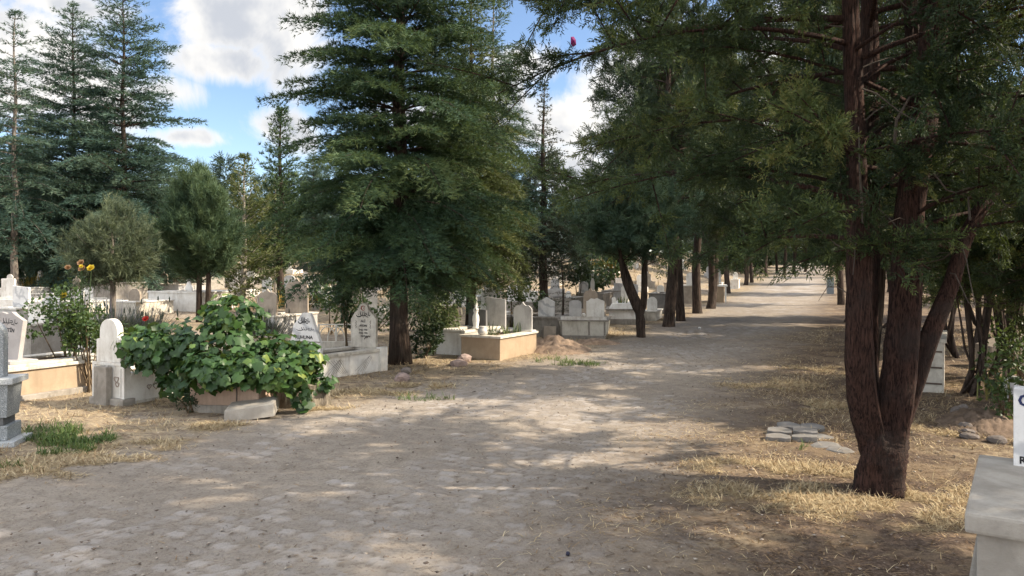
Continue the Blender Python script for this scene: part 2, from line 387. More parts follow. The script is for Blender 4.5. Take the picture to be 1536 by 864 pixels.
# cumulus: white tops and grey flat bases (thicker and lower parts are greyer)
up = nd('ShaderNodeVectorMath', {0: tc, 1: (0.03, 0, 0.035)}, operation='ADD').outputs[0]
n_up = nd.noise(up, 3.2, 6, 0.56, 0.2)
tone = nd.ramp(nd.math('SUBTRACT', n_big, n_up), -0.06, 0.07)
tone = nd.math('MULTIPLY', tone, nd.ramp(dens, 0.1, 0.95))
CLOUD_V = 1.0
ccol = nd.mix(tone, (1.0, 0.975, 0.935), (0.58, 0.61, 0.67))
SKY_S = 0.1
CL_FRONT, CL_FILL = 4.1, 10.5          # relative to the sky texture's own units
lum = nd.math('ADD', CL_FRONT, nd.math('MULTIPLY', far, CL_FILL - CL_FRONT))
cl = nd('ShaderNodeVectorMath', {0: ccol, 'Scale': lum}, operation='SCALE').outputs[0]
skc = nd.mix(1.0, sky.outputs[0], (0.80, 0.80, 0.82), 'MULTIPLY')
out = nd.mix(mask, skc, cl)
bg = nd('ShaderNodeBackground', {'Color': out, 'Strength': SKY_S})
nd('ShaderNodeOutputWorld', {0: bg.outputs[0]})
sun_d = bpy.data.lights.new('sun', 'SUN'); sun = bpy.data.objects.new('sun', sun_d); COL.objects.link(sun)
sun_d.energy = 3.4; sun_d.angle = math.radians(0.6); sun_d.color = (1.0, 0.87, 0.69)
sdir = Vector((math.sin(SUN_AZ) * math.cos(SUN_EL), math.cos(SUN_AZ) * math.cos(SUN_EL), math.sin(SUN_EL)))
sun.rotation_euler = sdir.to_track_quat('Z', 'Y').to_euler(); sun.location = (20, 0, 20)
SC.view_settings.view_transform = 'Standard'; SC.view_settings.look = 'None'; SC.view_settings.gamma = 1; SC.view_settings.use_curve_mapping = False
SC.view_settings.exposure = 1.45
SC.render.engine = 'CYCLES'
SC.cycles.max_bounces = 6; SC.cycles.diffuse_bounces = 4; SC.cycles.glossy_bounces = 2; SC.cycles.transmission_bounces = 4; SC.cycles.transparent_max_bounces = 4
SC.cycles.caustics_reflective = False; SC.cycles.caustics_refractive = False
SC.cycles.use_adaptive_sampling = True; SC.cycles.adaptive_threshold = 0.02

# ------------------------------------------------------------------ ground and road
def grow(a, b, st, g, cap=6.0):
    r = [a]
    while r[-1] < b: r.append(r[-1] + st); st = min(st * g, cap)
    return r
gy = list(-np.array(grow(0, 60, 0.6, 1.25))[::-1])[:-1] + list(np.arange(0, 3, 0.15)) + list(np.arange(3, 8.5, 0.028)) + grow(8.5, 420, 0.03, 1.021)
gx = list(-np.array(grow(5.6, 320, 0.06, 1.05))[::-1])[:-1] + list(np.arange(-5.6, 3.6, 0.032)) + grow(3.6, 330, 0.04, 1.035)
gx = np.array(gx); gy = np.array(gy)
X, Y = np.meshgrid(gx, gy); X = X.ravel(); Y = Y.ravel()
inside = road_in(X, Y)
Z = gz(X, Y)
# worn cobbles: cellular pattern with a random height per stone, sunk under dust in places
ca, sa = math.cos(0.45), math.sin(0.45)
U = (X * ca - Y * sa) / 0.145; W = (X * sa + Y * ca) / 0.12
U = U + 0.5 * (vnoise(X, Y, 0.35, 3) - .5); W = W + 0.5 * (vnoise(X, Y, 0.35, 4) - .5)
def hsh(a, b, s):
    n = (a * 73856093 ^ b * 19349663 ^ (s * 83492791)) & 0x7fffffff
    n = ((n ^ (n >> 13)) * 1274126177) & 0x7fffffff
    return ((n ^ (n >> 16)) & 0xffff) / 65535.0
U = U + 0.16 * (vnoise(X, Y, 0.11, 7) - .5); W = W + 0.2 * (vnoise(X, Y, 0.13, 8) - .5)
wi = np.floor(W).astype(np.int64); U = U * (0.85 + .35 * hsh(wi, wi * 0, 5)) + hsh(wi, wi * 0 + 3, 6)
ui = np.floor(U).astype(np.int64); fu = U - ui; fw = W - wi
sid = hsh(ui, wi, 3)
edge = np.minimum(np.minimum(fu, 1 - fu) * 1.2, np.minimum(fw, 1 - fw))
wear = fbm(X, Y, 1.1, 21, 4)
expo = sstep(0.40, 0.62, wear + 0.26 * (sid - .5)) * (.35 + .6 * sid) * sstep(0.1, 0.9, inside)
stone = sstep(0.05, 0.13, edge) * expo
Z = Z + stone * (0.004 + 0.007 * sid) + (vnoise(X, Y, 0.05, 31) - .5) * 0.006 + (vnoise(X, Y, 0.12, 33) - .5) * 0.006
rut = np.exp(-((inside - 1.4) / 0.5) ** 2); Z = Z - 0.02 * rut
nxg = len(gx); nyg = len(gy)
ii = (np.arange(nyg - 1)[:, None] * nxg + np.arange(nxg - 1)[None, :]).ravel()
quads = np.stack([ii, ii + 1, ii + 1 + nxg, ii + nxg], 1)
fin = inside[quads].mean(1) > 0
# litter: brown needle carpet under the right-hand trees; dry: straw verge
xr = np.interp(Y, RY, RX)
litter = sstep(-1.6, 0.9, X - xr + 1.2 * (fbm(X, Y, 1.5, 41) - .5))
dry = sstep(0.46, 0.62, fbm(X, Y, 0.9, 51, 5) + 0.25 * sstep(0.4, -0.4, inside) - 0.12)
SINK = []
def ground_mat():
    m, nt = new_mat('dusty_ground'); nd = N(nt)
    g = nd('ShaderNodeNewGeometry').outputs['Position']
    def at_(n): return nd('ShaderNodeAttribute', attribute_name=n).outputs['Fac']
    ins, st, sd, li, dr = at_('inside'), at_('stone'), at_('sid'), at_('litter'), at_('dry')
    n1 = nd.noise(g, 0.55, 6, 0.62); n2 = nd.noise(g, 7, 6, 0.68); n3 = nd.noise(g, 45, 4, 0.75); n4 = nd.noise(g, 2.1, 5, 0.6)
    dust = nd.mix(nd.ramp(n1, 0.35, 0.65), (0.330, 0.286, 0.234), (0.262, 0.226, 0.186))
    dust = nd.mix(nd.math('MULTIPLY', nd.ramp(n2, 0.42, 0.68), 0.75), dust, (0.200, 0.170, 0.140))
    dust = nd.mix(nd.math('MULTIPLY', nd.ramp(n3, 0.50, 0.66), 0.75), dust, (0.14, 0.105, 0.08))
    dust = nd.mix(nd.math('MULTIPLY', nd.ramp(nd.noise(g, 90, 3, 0.7), 0.58, 0.74), 0.6), dust, (0.48, 0.41, 0.32))
    sc = nd.mix(sd, (0.195, 0.182, 0.176), (0.375, 0.346, 0.32))
    sc = nd.mix(nd.math('MULTIPLY', nd.ramp(n2, 0.45, 0.7), 0.6), sc, (0.42, 0.36, 0.29))
    sc = nd.mix(nd.math('MULTIPLY', nd.ramp(n3, 0.5, 0.75), 0.35), sc, (0.17, 0.15, 0.135))
    col = nd.mix(nd.math('MULTIPLY', st, 0.85), dust, sc)
    col = nd.mix(nd.math('MULTIPLY', at_('gap'), nd.math('MULTIPLY', nd.ramp(n2, 0.35, 0.65), 0.6)), col, (0.14, 0.112, 0.09))
    straw = nd.mix(nd.ramp(n2, 0.35, 0.7), (0.32, 0.258, 0.172), (0.20, 0.158, 0.112))
    straw = nd.mix(nd.math('MULTIPLY', nd.ramp(n3, 0.5, 0.7), 0.6), straw, (0.17, 0.115, 0.07))
    off = nd.ramp(nd.math('ADD', nd.math('MULTIPLY', ins, -1.0), nd.math('MULTIPLY', nd.math('SUBTRACT', n4, 0.5), 1.6)), -0.25, 0.45)
    col = nd.mix(nd.math('MULTIPLY', off, dr), col, straw)
    col = nd.mix(nd.math('MULTIPLY', nd.math('MULTIPLY', off, nd.ramp(n2, 0.46, 0.60)), 0.7), col, (0.135, 0.098, 0.072))
    col = nd.mix(nd.math('MULTIPLY', nd.math('MULTIPLY', off, nd.ramp(nd.noise(g, 26, 5, 0.75), 0.50, 0.60)), 0.6), col, (0.40, 0.32, 0.22))
    lit = nd.mix(nd.ramp(n3, 0.4, 0.65), (0.075, 0.053, 0.040), (0.165, 0.120, 0.088))
    lit = nd.mix(nd.math('MULTIPLY', nd.ramp(n4, 0.45, 0.6), 0.5), lit, (0.27, 0.20, 0.125))
    lm = nd.math('MULTIPLY', li, nd.ramp(nd.math('ADD', n1, nd.math('MULTIPLY', n2, 0.5)), 0.45, 0.75))
    col = nd.mix(lm, col, lit)
    h = nd.math('ADD', nd.math('MULTIPLY', n3, 0.5), n2)
    finish(nt, nd, col, 0.95, h, 0.8, 0.025, 0.15)
    return m
GM = ground_mat()
GV = np.stack([X, Y, Z], 1)
gap = sstep(0.11, 0.03, edge) * expo
GA = dict(inside=inside, gap=gap, stone=stone, sid=sid, litter=litter, dry=dry)
def sub(mask):
    q = quads[mask]; used = np.unique(q); mp = np.full(len(GV), -1, np.int64); mp[used] = np.arange(len(used))
    return GV[used], mp[q], {k: v[used] for k, v in GA.items()}
for nm, mk in (('road', fin), ('ground', ~fin)):
    v_, f_, a_ = sub(mk)
    structure(nm, np_mesh(nm, v_, f_, GM, a_, smooth=True))

# ------------------------------------------------------------------ loose cover on the ground (uncountable)
def blades(n, px, py, pz, length, width, lean, az=None, var=None, bend=0.5):
    """n grass blades, each two quads worth of triangles (5 verts, 3 tris)"""
    az = rng.uniform(0, 2 * PI, n) if az is None else az
    el = lean
    d = np.stack([np.cos(az) * np.cos(el), np.sin(az) * np.cos(el), np.sin(el)], 1)
    side = np.stack([-np.sin(az + rng.uniform(-.5, .5, n)), np.cos(az), np.zeros(n)], 1)
    b = np.stack([px, py, pz], 1)
    mid = b + d * (length * 0.55)[:, None]
    d2 = d.copy(); d2[:, 2] -= bend * rng.uniform(0.2, 1.2, n); d2 /= np.linalg.norm(d2, axis=1)[:, None]
    tip = mid + d2 * (length * 0.45)[:, None]
    tip[:, 2] = np.maximum(tip[:, 2], pz + 0.004)
    wv = side * (width / 2)[:, None]
    V = np.stack([b - wv, b + wv, mid + wv * .8, mid - wv * .8, tip], 1).reshape(-1, 3)
    base = (np.arange(n) * 5)[:, None, None]
    F = (np.array([[0, 1, 2], [0, 2, 3], [3, 2, 4]])[None] + base).reshape(-1, 3)
    v = rng.uniform(0, 1, n) if var is None else var
    return V, F, np.repeat(v, 5)
def zfast(x, y): return gz(x, y)
def stuff(name, V, F, var, mat, label=None):
    o = bpy.data.objects.new(name, np_mesh(name, V, F, mat, dict(var=var))); COL.objects.link(o); o['kind'] = 'stuff'
    return o
def scatter_cover(n, x0, x1, y0, y1, dens):
    x = rng.uniform(x0, x1, n); y = y0 + (y1 - y0) * rng.uniform(0, 1, n) ** 1.8
    k = rng.uniform(0, 1, n) < dens(x, y)
    return x[k], y[k]
def px_of(x, y): return CXP + x / np.maximum(y, .1) * FPX
# dry straw on both verges
def dens_straw(x, y):
    i = road_in(x, y); xr_ = np.interp(y, RY, RX)
    right = x > xr_ - 1.2
    e = np.where(right, sstep(1.3, -0.3, i) * 0.75, sstep(0.25, -0.2, i) * sstep(-5.5, -0.8, i))
    cl = sstep(0.44, 0.62, fbm(x, y, 0.8, 61, 4))
    return e * (0.12 + 0.88 * cl)
x, y = scatter_cover(420000, -9, 12, 2.6, 20, dens_straw)
n = len(x); z = zfast(x, y)
flat = (rng.uniform(0, 1, n) < 0.7) | (road_in(x, y) > -0.25)
lean = np.where(flat, rng.uniform(0.02, 0.3, n), rng.uniform(0.3, 1.0, n))
mats_ = [(1200, 712, .55, .4, 1.6), (1120, 742, .45, .35, 1.0), (1250, 745, .5, .3, 1.4), (1330, 772, .5, .3, 1.2), (1318, 742, .30, .16, 1.3), (1150, 575, .7, .6, 1.2), (1230, 555, .6, .6, .8), (1410, 650, .6, .6, 1.0), (1400, 740, .4, .4, .7), (1100, 700, .4, .3, .6),
    (30, 708, .6, .3, 1.2), (120, 690, .6, .25, 1.0), (210, 668, .5, .25, .8), (540, 590, .7, .4, .9), (460, 612, .5, .3, .7), (330, 640, .5, .2, .6), (620, 580, .6, .35, .7), (1230, 610, .5, .4, .8)]
xs_, ys_ = [x], [y]
for (mx, my, rx_, ry_, k_) in mats_:
    c_ = at(mx, my); m_ = int(5200 * k_); a_ = rng.uniform(0, 2 * PI, m_); r_ = np.sqrt(rng.uniform(0, 1, m_)) * rng.uniform(.6, 1.25, m_)
    xx = c_.x + rx_ * r_ * np.cos(a_); yy = c_.y + ry_ * r_ * np.sin(a_); kk = fbm(xx, yy, .3, 63, 3) > .46
    xs_.append(xx[kk]); ys_.append(yy[kk])
x = np.concatenate(xs_); y = np.concatenate(ys_); n2_ = len(x) - n
lean = np.concatenate([lean, np.where(rng.uniform(0, 1, n2_) < .85, rng.uniform(.02, .3, n2_), rng.uniform(.3, .9, n2_))]); n = len(x); z = zfast(x, y)
V, F, v = blades(n, x, y, z, rng.uniform(0.03, 0.11, n), rng.uniform(0.002, 0.0042, n) * (0.7 + y / 7), lean)
stuff('dry_grass', V, F, v, M['straw'])
# needle and leaf litter
def dens_lit(x, y):
    xr_ = np.interp(y, RY, RX)
    return np.clip(sstep(-1.8, 0.6, x - xr_) * (0.25 + sstep(0.4, 0.6, fbm(x, y, 0.7, 71, 4))) + 0.05 + .5 * sstep(.2, -.6, road_in(x, y)) * sstep(.4, .6, fbm(x, y, .6, 72, 3)), 0, 1)
x, y = scatter_cover(130000, -8, 8, 2.4, 16, dens_lit)
n = len(x)
V, F, v = blades(n, x, y, zfast(x, y) + 0.004, rng.uniform(0.015, 0.07, n), rng.uniform(0.003, 0.010, n), rng.uniform(0.0, 0.25, n))
stuff('leaf_litter', V, F, v, M['litter'])
# pebbles and crumbs on the road
ico = np.array([(0, 0, 1), (.894, 0, .447), (.276, .851, .447), (-.724, .526, .447), (-.724, -.526, .447), (.276, -.851, .447), (0, 0, -.4)])
icf = np.array([(0, 1, 2), (0, 2, 3), (0, 3, 4), (0, 4, 5), (0, 5, 1), (6, 2, 1), (6, 3, 2), (6, 4, 3), (6, 5, 4), (6, 1, 5)])
n = 26000
y = 2.4 + 16 * rng.uniform(0, 1, n) ** 1.6; x = np.interp(y, LY, LX) - 1 + rng.uniform(0, 1, n) * (np.interp(y, RY, RX) - np.interp(y, LY, LX) + 3)
s = 0.002 + 0.011 * rng.uniform(0, 1, n) ** 7
sc = np.stack([s * rng.uniform(.8, 1.6, n), s * rng.uniform(.8, 1.6, n), s * rng.uniform(.5, 1, n)], 1)
V = (ico[None] * sc[:, None] + rng.normal(0, .12, (n, 7, 3)) * s[:, None, None] + np.stack([x, y, zfast(x, y) + s * .4 + .004], 1)[:, None]).reshape(-1, 3)
F = (icf[None] + (np.arange(n) * 7)[:, None, None]).reshape(-1, 3)
M['pebble'] = leaf_mat('pebbles', [(0, (0.10, 0.075, 0.06)), (0.5, (0.26, 0.21, 0.17)), (1, (0.42, 0.37, 0.31))], trans=0.0, rough=0.9)
stuff('gravel', V, F, np.repeat(rng.uniform(0, 1, n), 7), M['pebble'])
# green grass patches
def patch(name, spots, n, h, mat, label=None):
    xs, ys = [], []
    for (px, py, rx, ry, k) in spots:
        c = at(px, py); m = int(n * k)
        a = rng.uniform(0, 2 * PI, m); r = np.sqrt(rng.uniform(0, 1, m))
        xs.append(c.x + np.cos(a) * r * rx); ys.append(c.y + np.sin(a) * r * ry)
    x = np.concatenate(xs); y = np.concatenate(ys)
    k = fbm(x, y, .22, 81, 3) > 0.47; x = x[k]; y = y[k]; n = len(x)
    V, F, v = blades(n, x, y, zfast(x, y), rng.uniform(.3, 1.3, n) * h, rng.uniform(.004, .011, n), rng.uniform(.25, 1.3, n), bend=1.1)
    return stuff(name, V, F, v, mat)
patch('green_grass', [(60, 655, .34, .4, 1), (115, 662, .34, .25, .8), (95, 678, .28, .15, .4), (870, 547, .5, .25, .5), (835, 541, .45, .4, .3), (1190, 672, .12, .12, .12), (15, 705, .2, .1, .15), (640, 600, .35, .15, .12)], 1500, 0.12, M['grass'])
# ------------------------------------------------------------------ foliage builders (numpy)
def unit(a): return a / np.maximum(np.linalg.norm(a, axis=-1, keepdims=True), 1e-9)
class FB:
    """foliage collector: triangles with a per-leaf random value"""
    def __init__(s): s.V = []; s.F = []; s.A = []; s.n = 0
    def add(s, V, F, A):
        s.V.append(np.asarray(V, np.float32)); s.F.append(np.asarray(F, np.int64) + s.n); s.A.append(np.asarray(A, np.float32)); s.n += len(V)
    def mesh(s, name, mat): return np_mesh(name, np.concatenate(s.V), np.concatenate(s.F), mat, dict(var=np.concatenate(s.A)))
def needles(P_, D_, k, ln, wd, spread, up, var):
    """k thin triangles at every point P_, leaning along D_"""
    n = len(P_)
    P2 = np.repeat(P_, k, 0); D2 = np.repeat(D_, k, 0)
    d = unit(D2 + rng.normal(0, spread, (n * k, 3)) + np.array([0, 0, up]))
    sd = unit(np.cross(d, rng.normal(0, 1, (n * k, 3))))
    L = ln * rng.uniform(.65, 1.25, (n * k, 1))
    V = np.stack([P2 - sd * wd / 2, P2 + sd * wd / 2, P2 + d * L], 1).reshape(-1, 3)
    F = np.arange(n * k * 3).reshape(-1, 3)
    a = np.clip(np.repeat(var, k) + rng.normal(0, .12, n * k), 0, 1)
    return V, F, np.repeat(a, 3)
def rotz(a): c, s = math.cos(a), math.sin(a); return np.array([[c, -s, 0], [s, c, 0], [0, 0, 1]])

def cedar(height, rbase, r_trunk, bare=0.08, tiers=34, per=6, ndl=0.05, nw=0.009, spacing=0.045, k=4, bl=1.0, jit=.02, spread=.5, droop=0.35, rise=0.18, seed=1, mats=('bark', 'cedar'), prof=1.0, ragged=0.3, sparse=1.0, lean=0.0, top_thin=0.6, name='cedar'):
    """a conifer with level tiers of flat sprays; returns meshes for trunk, branches, crown"""
    rs = np.random.RandomState(seed); random.seed(seed)
    tr = MB(); br = MB(); fo = FB()
    zs = np.linspace(0, height, 14)
    ax = [(lean * (z / height) ** 2 + 0.03 * math.sin(z * 1.7 + seed), 0.03 * math.cos(z * 1.3 + seed), z) for z in zs]
    rr = [r_trunk * (1 - z / height) ** 0.85 + 0.008 for z in zs]; rr[0] *= 1.35
    tr.tube(ax, rr, 12, rough=0.06)
    def axis(z): return np.array([np.interp(z, zs, [a[0] for a in ax]), np.interp(z, zs, [a[1] for a in ax]), z])
    pts_all, dir_all, var_all = [], [], []
    for t in range(tiers):
        f = (t + rs.uniform(-.3, .3)) / (tiers - 1); f = min(max(f, 0), 0.995)
        z = height * (bare + (1 - bare) * f)
        R = rbase * ((1 - f) ** prof * 0.94 + 0.06 * (1 - f) ** .3) * (0.55 + 0.45 * sstep(0, 0.12, f))
        nb = max(3, int(round(per * (0.6 + 0.4 * (1 - f)))))
        a0 = rs.uniform(0, 2 * PI)
        tier_v = rs.uniform(.3, .7)
        for b in range(nb):
            if rs.uniform() > sparse: continue
            a = a0 + 2 * PI * b / nb + rs.uniform(-.4, .4)
            L = R * (1 + ragged * rs.uniform(-1, .7))
            if L < 0.12: L = 0.12
            o = axis(z); rz = rise * (1 + .5 * rs.uniform(-1, 1)) + .55 * f ** 2; dp = droop * (1 - .75 * f) * (1 + .4 * rs.uniform(-1, 1))
            s = np.linspace(0, 1, 9)
            side = rs.uniform(-.12, .12)
            loc = np.stack([s * L, side * L * s * s, L * (rz * s - dp * s ** 2.2)], 1)
            path = loc @ rotz(a).T + o
            tr.tube([tuple(p) for p in path], [max(0.003, (0.010 + .007 * L) * (1 - x) * (r_trunk / .15) ** .5) for x in s], 4, cap=False)
            bv = tier_v + rs.uniform(-.22, .22)
            # side branchlets in the plane of the spray
            nbl = max(4, int(L / (spacing * bl)))
            for q in range(nbl):
                u = 0.16 + 0.84 * (q + rs.uniform(0, 1)) / nbl
                p0 = np.array([np.interp(u, s, path[:, i]) for i in range(3)])
                tg = np.array([np.interp(min(u + .05, 1), s, path[:, i]) - np.interp(u - .05, s, path[:, i]) for i in range(3)]); tg = tg / np.linalg.norm(tg)
                sg = 1 if q % 2 else -1
                l2 = L * (0.36 * (1 - u) ** .8 * min(1, u * 3.2) + 0.06) * rs.uniform(.6, 1.25) + .03
                l2 = min(l2, 0.55)
                lat = np.array([-tg[1], tg[0], 0]); lat /= max(np.linalg.norm(lat), 1e-6)
                d = tg * rs.uniform(.45, .8) + lat * sg * .8 + np.array([0, 0, rs.uniform(-.15, .25) - droop * .35]); d /= np.linalg.norm(d)
                m = max(2, int(l2 / spacing)); tt = (np.arange(m) + .5) / m
                pp = p0 + d * (tt * l2)[:, None] + np.array([0, 0, -1]) * (tt ** 2 * l2 * droop * .45)[:, None]
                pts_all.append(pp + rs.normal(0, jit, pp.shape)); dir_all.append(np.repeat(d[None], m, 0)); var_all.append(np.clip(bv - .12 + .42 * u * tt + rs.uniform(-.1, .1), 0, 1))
    # leader
    m = int(height * .1 / spacing) + 3; zz = np.linspace(height * .93, height * 1.0, m)
    pts_all.append(np.stack([axis(z) for z in zz])); dir_all.append(np.repeat(np.array([[0, 0, 1.]]), m, 0)); var_all.append(np.full(m, .6))
    P_ = np.concatenate(pts_all); D_ = np.concatenate(dir_all); A_ = np.concatenate(var_all)
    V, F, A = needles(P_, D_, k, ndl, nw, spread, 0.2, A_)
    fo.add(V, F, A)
    return (tr.mesh('trunk', M[mats[0]], smooth=True), fo.mesh('crown', M[mats[1]]))

def make_spray(kind, seed):
    """one feathery twig of about unit length along +X; returns V(n,3),F, tone(n)"""
    rs = np.random.RandomState(seed); V = []; A = []
    def blade(p, d, l, w, a):
        sd = np.cross(d, rs.normal(0, 1, 3)); sd /= np.linalg.norm(sd)
        V.extend([p - sd * w / 2, p + sd * w / 2, p + d * l]); A.extend([a] * 3)
    if kind == 'juniper':
        for q in range(11):
            u = q / 10; sg = 1 if q % 2 else -1
            p = np.array([u * .8, 0, .06 * math.sin(u * 3)])
            l = (.42 * (1 - u) + .12) * rs.uniform(.7, 1.2)
            d = np.array([.75, sg * rs.uniform(.35, .8), rs.uniform(-.35, .45)]); d /= np.linalg.norm(d)
            m = 4
            for j in range(m):
                t = j / m
                dd = d + rs.normal(0, .38, 3); dd /= np.linalg.norm(dd)
                blade(p + d * l * t, dd, l * .42, .05 + .02 * rs.rand(), .25 + .5 * u * .5 + .4 * t)
        for j in range(5): blade(np.array([j * .2, 0, 0]), np.array([1, 0, 0.]), .25, .03, .3)
    elif kind == 'pine':
        for q in range(20):
            u = q / 19
            p = np.array([u * .55, 0, 0])
            d = np.array([.85, 0, 0]) + rs.normal(0, .42, 3); d /= np.linalg.norm(d)
            blade(p, d, rs.uniform(.35, .55), .032, .3 + .5 * u)
    return np.array(V), np.arange(len(V)).reshape(-1, 3), np.array(A)
SPR = {k: [make_spray(k, 100 + i) for i in range(5)] for k in ('juniper', 'pine')}
def place_sprays(fo, kind, P_, D_, size, var):
    """instances of the spray meshes at P_, along D_, sizes size"""
    n = len(P_); which = rng.integers(0, len(SPR[kind]), n)
    D_ = unit(D_); r = unit(np.cross(D_, rng.normal(0, 1, (n, 3)))); u = np.cross(r, D_)
    R = np.stack([D_, r, u], 2)                     # columns
    for i, (V, F, A) in enumerate(SPR[kind]):
        k = np.nonzero(which == i)[0]
        if not len(k): continue
        W = np.einsum('nij,mj->nmi', R[k], V) * size[k][:, None, None] + P_[k][:, None]
        FF = (F[None] + (np.arange(len(k)) * len(V))[:, None, None]).reshape(-1, 3)
        AA = np.clip(var[k][:, None] - .35 + A[None] * .7, 0, 1)
        fo.add(W.reshape(-1, 3), FF, AA.ravel())

def limb_crown(stems, n_branch, rfun, zlo, zhi, seed, spray='juniper', size=(.16, .28), dens=26, up=(0.1, 0.7), droop=.25, inner=.3, sub=4, keep=None, floor=None, twig_r=.016, uplean=.15):
    """branches off the given stems and sprays along their outer parts.  stems: list of paths (n,3)"""
    rs = np.random.RandomState(seed); random.seed(seed)
    br = MB(); PP, DD, VV = [], [], []
    stems = [np.asarray(s_, float) for s_ in stems]
    for b in range(n_branch):
        f = (b + rs.uniform()) / n_branch
        z = zlo + (zhi - zlo) * f
        cand = [s_ for s_ in stems if s_[:, 2].min() - .05 <= z <= s_[:, 2].max() + .05] or [stems[0]]
        s_ = cand[rs.randint(len(cand))]
        o = np.array([np.interp(z, s_[:, 2], s_[:, i]) for i in range(3)])
        a = b * 2.39996 + rs.uniform(-.5, .5)
        L = rfun(z, a) * rs.uniform(.65, 1.12)
        el = rs.uniform(*up); s = np.linspace(0, 1, 8)
        bend = rs.uniform(-.25, .25)
        loc = np.stack([np.cos(el) * s * L, bend * L * s ** 2, L * (np.sin(el) * s - droop * s ** 2.0)], 1)
        path = loc @ rotz(a).T + o
        if keep is not None and not keep(path[-1]): continue
        if floor is not None and not (floor(path[-1:])[0] and floor(path[4:5])[0]): continue
        br.tube([tuple(p) for p in path], [max(.004, twig_r * (.5 + L * .5) * (1 - .85 * x)) for x in s], 5, cap=False)
        subs = [(path, 1.0)]
        for q in range(sub):
            u = inner + (1 - inner) * (q + rs.uniform()) / sub
            p0 = np.array([np.interp(u, s, path[:, i]) for i in range(3)])
            tg = path[min(int(u * 7) + 1, 7)] - path[int(u * 7) - 1 if u > .2 else 0]; tg /= np.linalg.norm(tg)
            d = tg * .7 + rs.normal(0, .55, 3) + np.array([0, 0, .1 + uplean]); d /= np.linalg.norm(d)
            l2 = L * rs.uniform(.22, .42)
            if floor is not None and not floor((p0 + d * l2)[None])[0]: continue
            p2 = np.stack([p0 + d * l2 * t + np.array([0, 0, -droop * .3 * l2 * t * t]) for t in np.linspace(0, 1, 5)])
            br.tube([tuple(p) for p in p2], [.008, .007, .006, .004, .003], 3, cap=False)
            subs.append((p2, .9))
        bv = rs.uniform(.05, .9)
        for (pa, w_) in subs:
            ln = np.linalg.norm(pa[1:] - pa[:-1], axis=1).sum()
            i0 = inner if pa is path else 0.1
            m = max(2, int(ln * dens * (1 - i0)))
            t = i0 + (1 - i0) * rs.uniform(0, 1, m) ** .8
            idx = np.linspace(0, 1, len(pa))
            p = np.stack([np.interp(t, idx, pa[:, i]) for i in range(3)], 1) + rs.normal(0, .025, (m, 3))
            tg = unit(np.stack([np.interp(np.minimum(t + .1, 1), idx, pa[:, i]) - np.interp(t - .1, idx, pa[:, i]) for i in range(3)], 1))
            d = unit(tg * .8 + rs.normal(0, .6, (m, 3)) + np.array([0, 0, uplean]))
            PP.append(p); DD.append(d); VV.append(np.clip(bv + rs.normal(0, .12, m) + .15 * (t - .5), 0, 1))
    P_ = np.concatenate(PP); D_ = np.concatenate(DD); A_ = np.concatenate(VV)
    if floor is not None:
        k_ = floor(P_); P_, D_, A_ = P_[k_], D_[k_], A_[k_]
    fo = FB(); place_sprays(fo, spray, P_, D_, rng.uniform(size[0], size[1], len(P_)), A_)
    return br, fo

def bush(n, r, leaf, mat, seed=1, base_z=0.0, shape=1.0, stems=5, tri=False, hang=0.2):
    """leafy bush: n leaves (folded, two triangles each) through an uneven volume; returns stems, foliage meshes"""
    rs = np.random.RandomState(seed); random.seed(seed)
    rx, ry, rz = r
    c = np.array([rs.normal(0, .5, 9) * rx, rs.normal(0, .5, 9) * ry, rz * (.45 + .9 * rs.uniform(0, 1, 9))]).T
    cr = rs.uniform(.3, .55, 9)
    k = rs.randint(0, 9, n); u = unit(rs.normal(0, 1, (n, 3))); q = rs.uniform(.35, 1, n) ** .6
    p = c[k] + u * np.array([rx, ry, rz]) * (cr[k] * q)[:, None]
    p[:, 2] = np.abs(p[:, 2]) + base_z
    d = unit(u + rs.normal(0, .5, (n, 3)) + np.array([0, 0, -hang])); sd = unit(np.cross(d, rs.normal(0, 1, (n, 3)) + np.array([0, 0, 1.5])))
    nm = np.cross(d, sd)
    L = leaf * rs.uniform(.6, 1.3, (n, 1)); W = L * .34 * shape
    V = np.stack([p, p + d * L * .5 + sd * W + nm * L * .12, p + d * L, p + d * L * .5 - sd * W + nm * L * .12], 1).reshape(-1, 3)
    F = (np.array([[0, 1, 2], [0, 2, 3]])[None] + (np.arange(n) * 4)[:, None, None]).reshape(-1, 3)
    A = np.repeat(np.clip(rs.uniform(.2, .8, 9)[k] * .6 + rs.uniform(0, .4, n), 0, 1), 4)
    st = MB()
    for i in range(stems):
        e = c[i % 9]; st.tube([(rs.uniform(-.05, .05), rs.uniform(-.05, .05), -.02), (e[0] * .5, e[1] * .5, (base_z + e[2]) * .5), (e[0], e[1], base_z + e[2])], [.012, .009, .004], 5, cap=False)
    fo = FB(); fo.add(V, F, A)
    return st.mesh('stems', M['vine_stem']), fo.mesh('leaves', M[mat])

def iris_mesh(n, h, rx, ry, mat, seed=1, w=.022):
    rs = np.random.RandomState(seed)
    x = rs.uniform(-rx, rx, n); y = rs.uniform(-ry, ry, n)
    V, F, v = blades(n, x, y, np.zeros(n) - .01, h * rs.uniform(.55, 1.15, n), np.full(n, w), rs.uniform(1.0, 1.5, n), bend=.35)
    V[:, 2] = np.maximum(V[:, 2], -.02)
    return np_mesh('leaves', V, F, M[mat], dict(var=v))

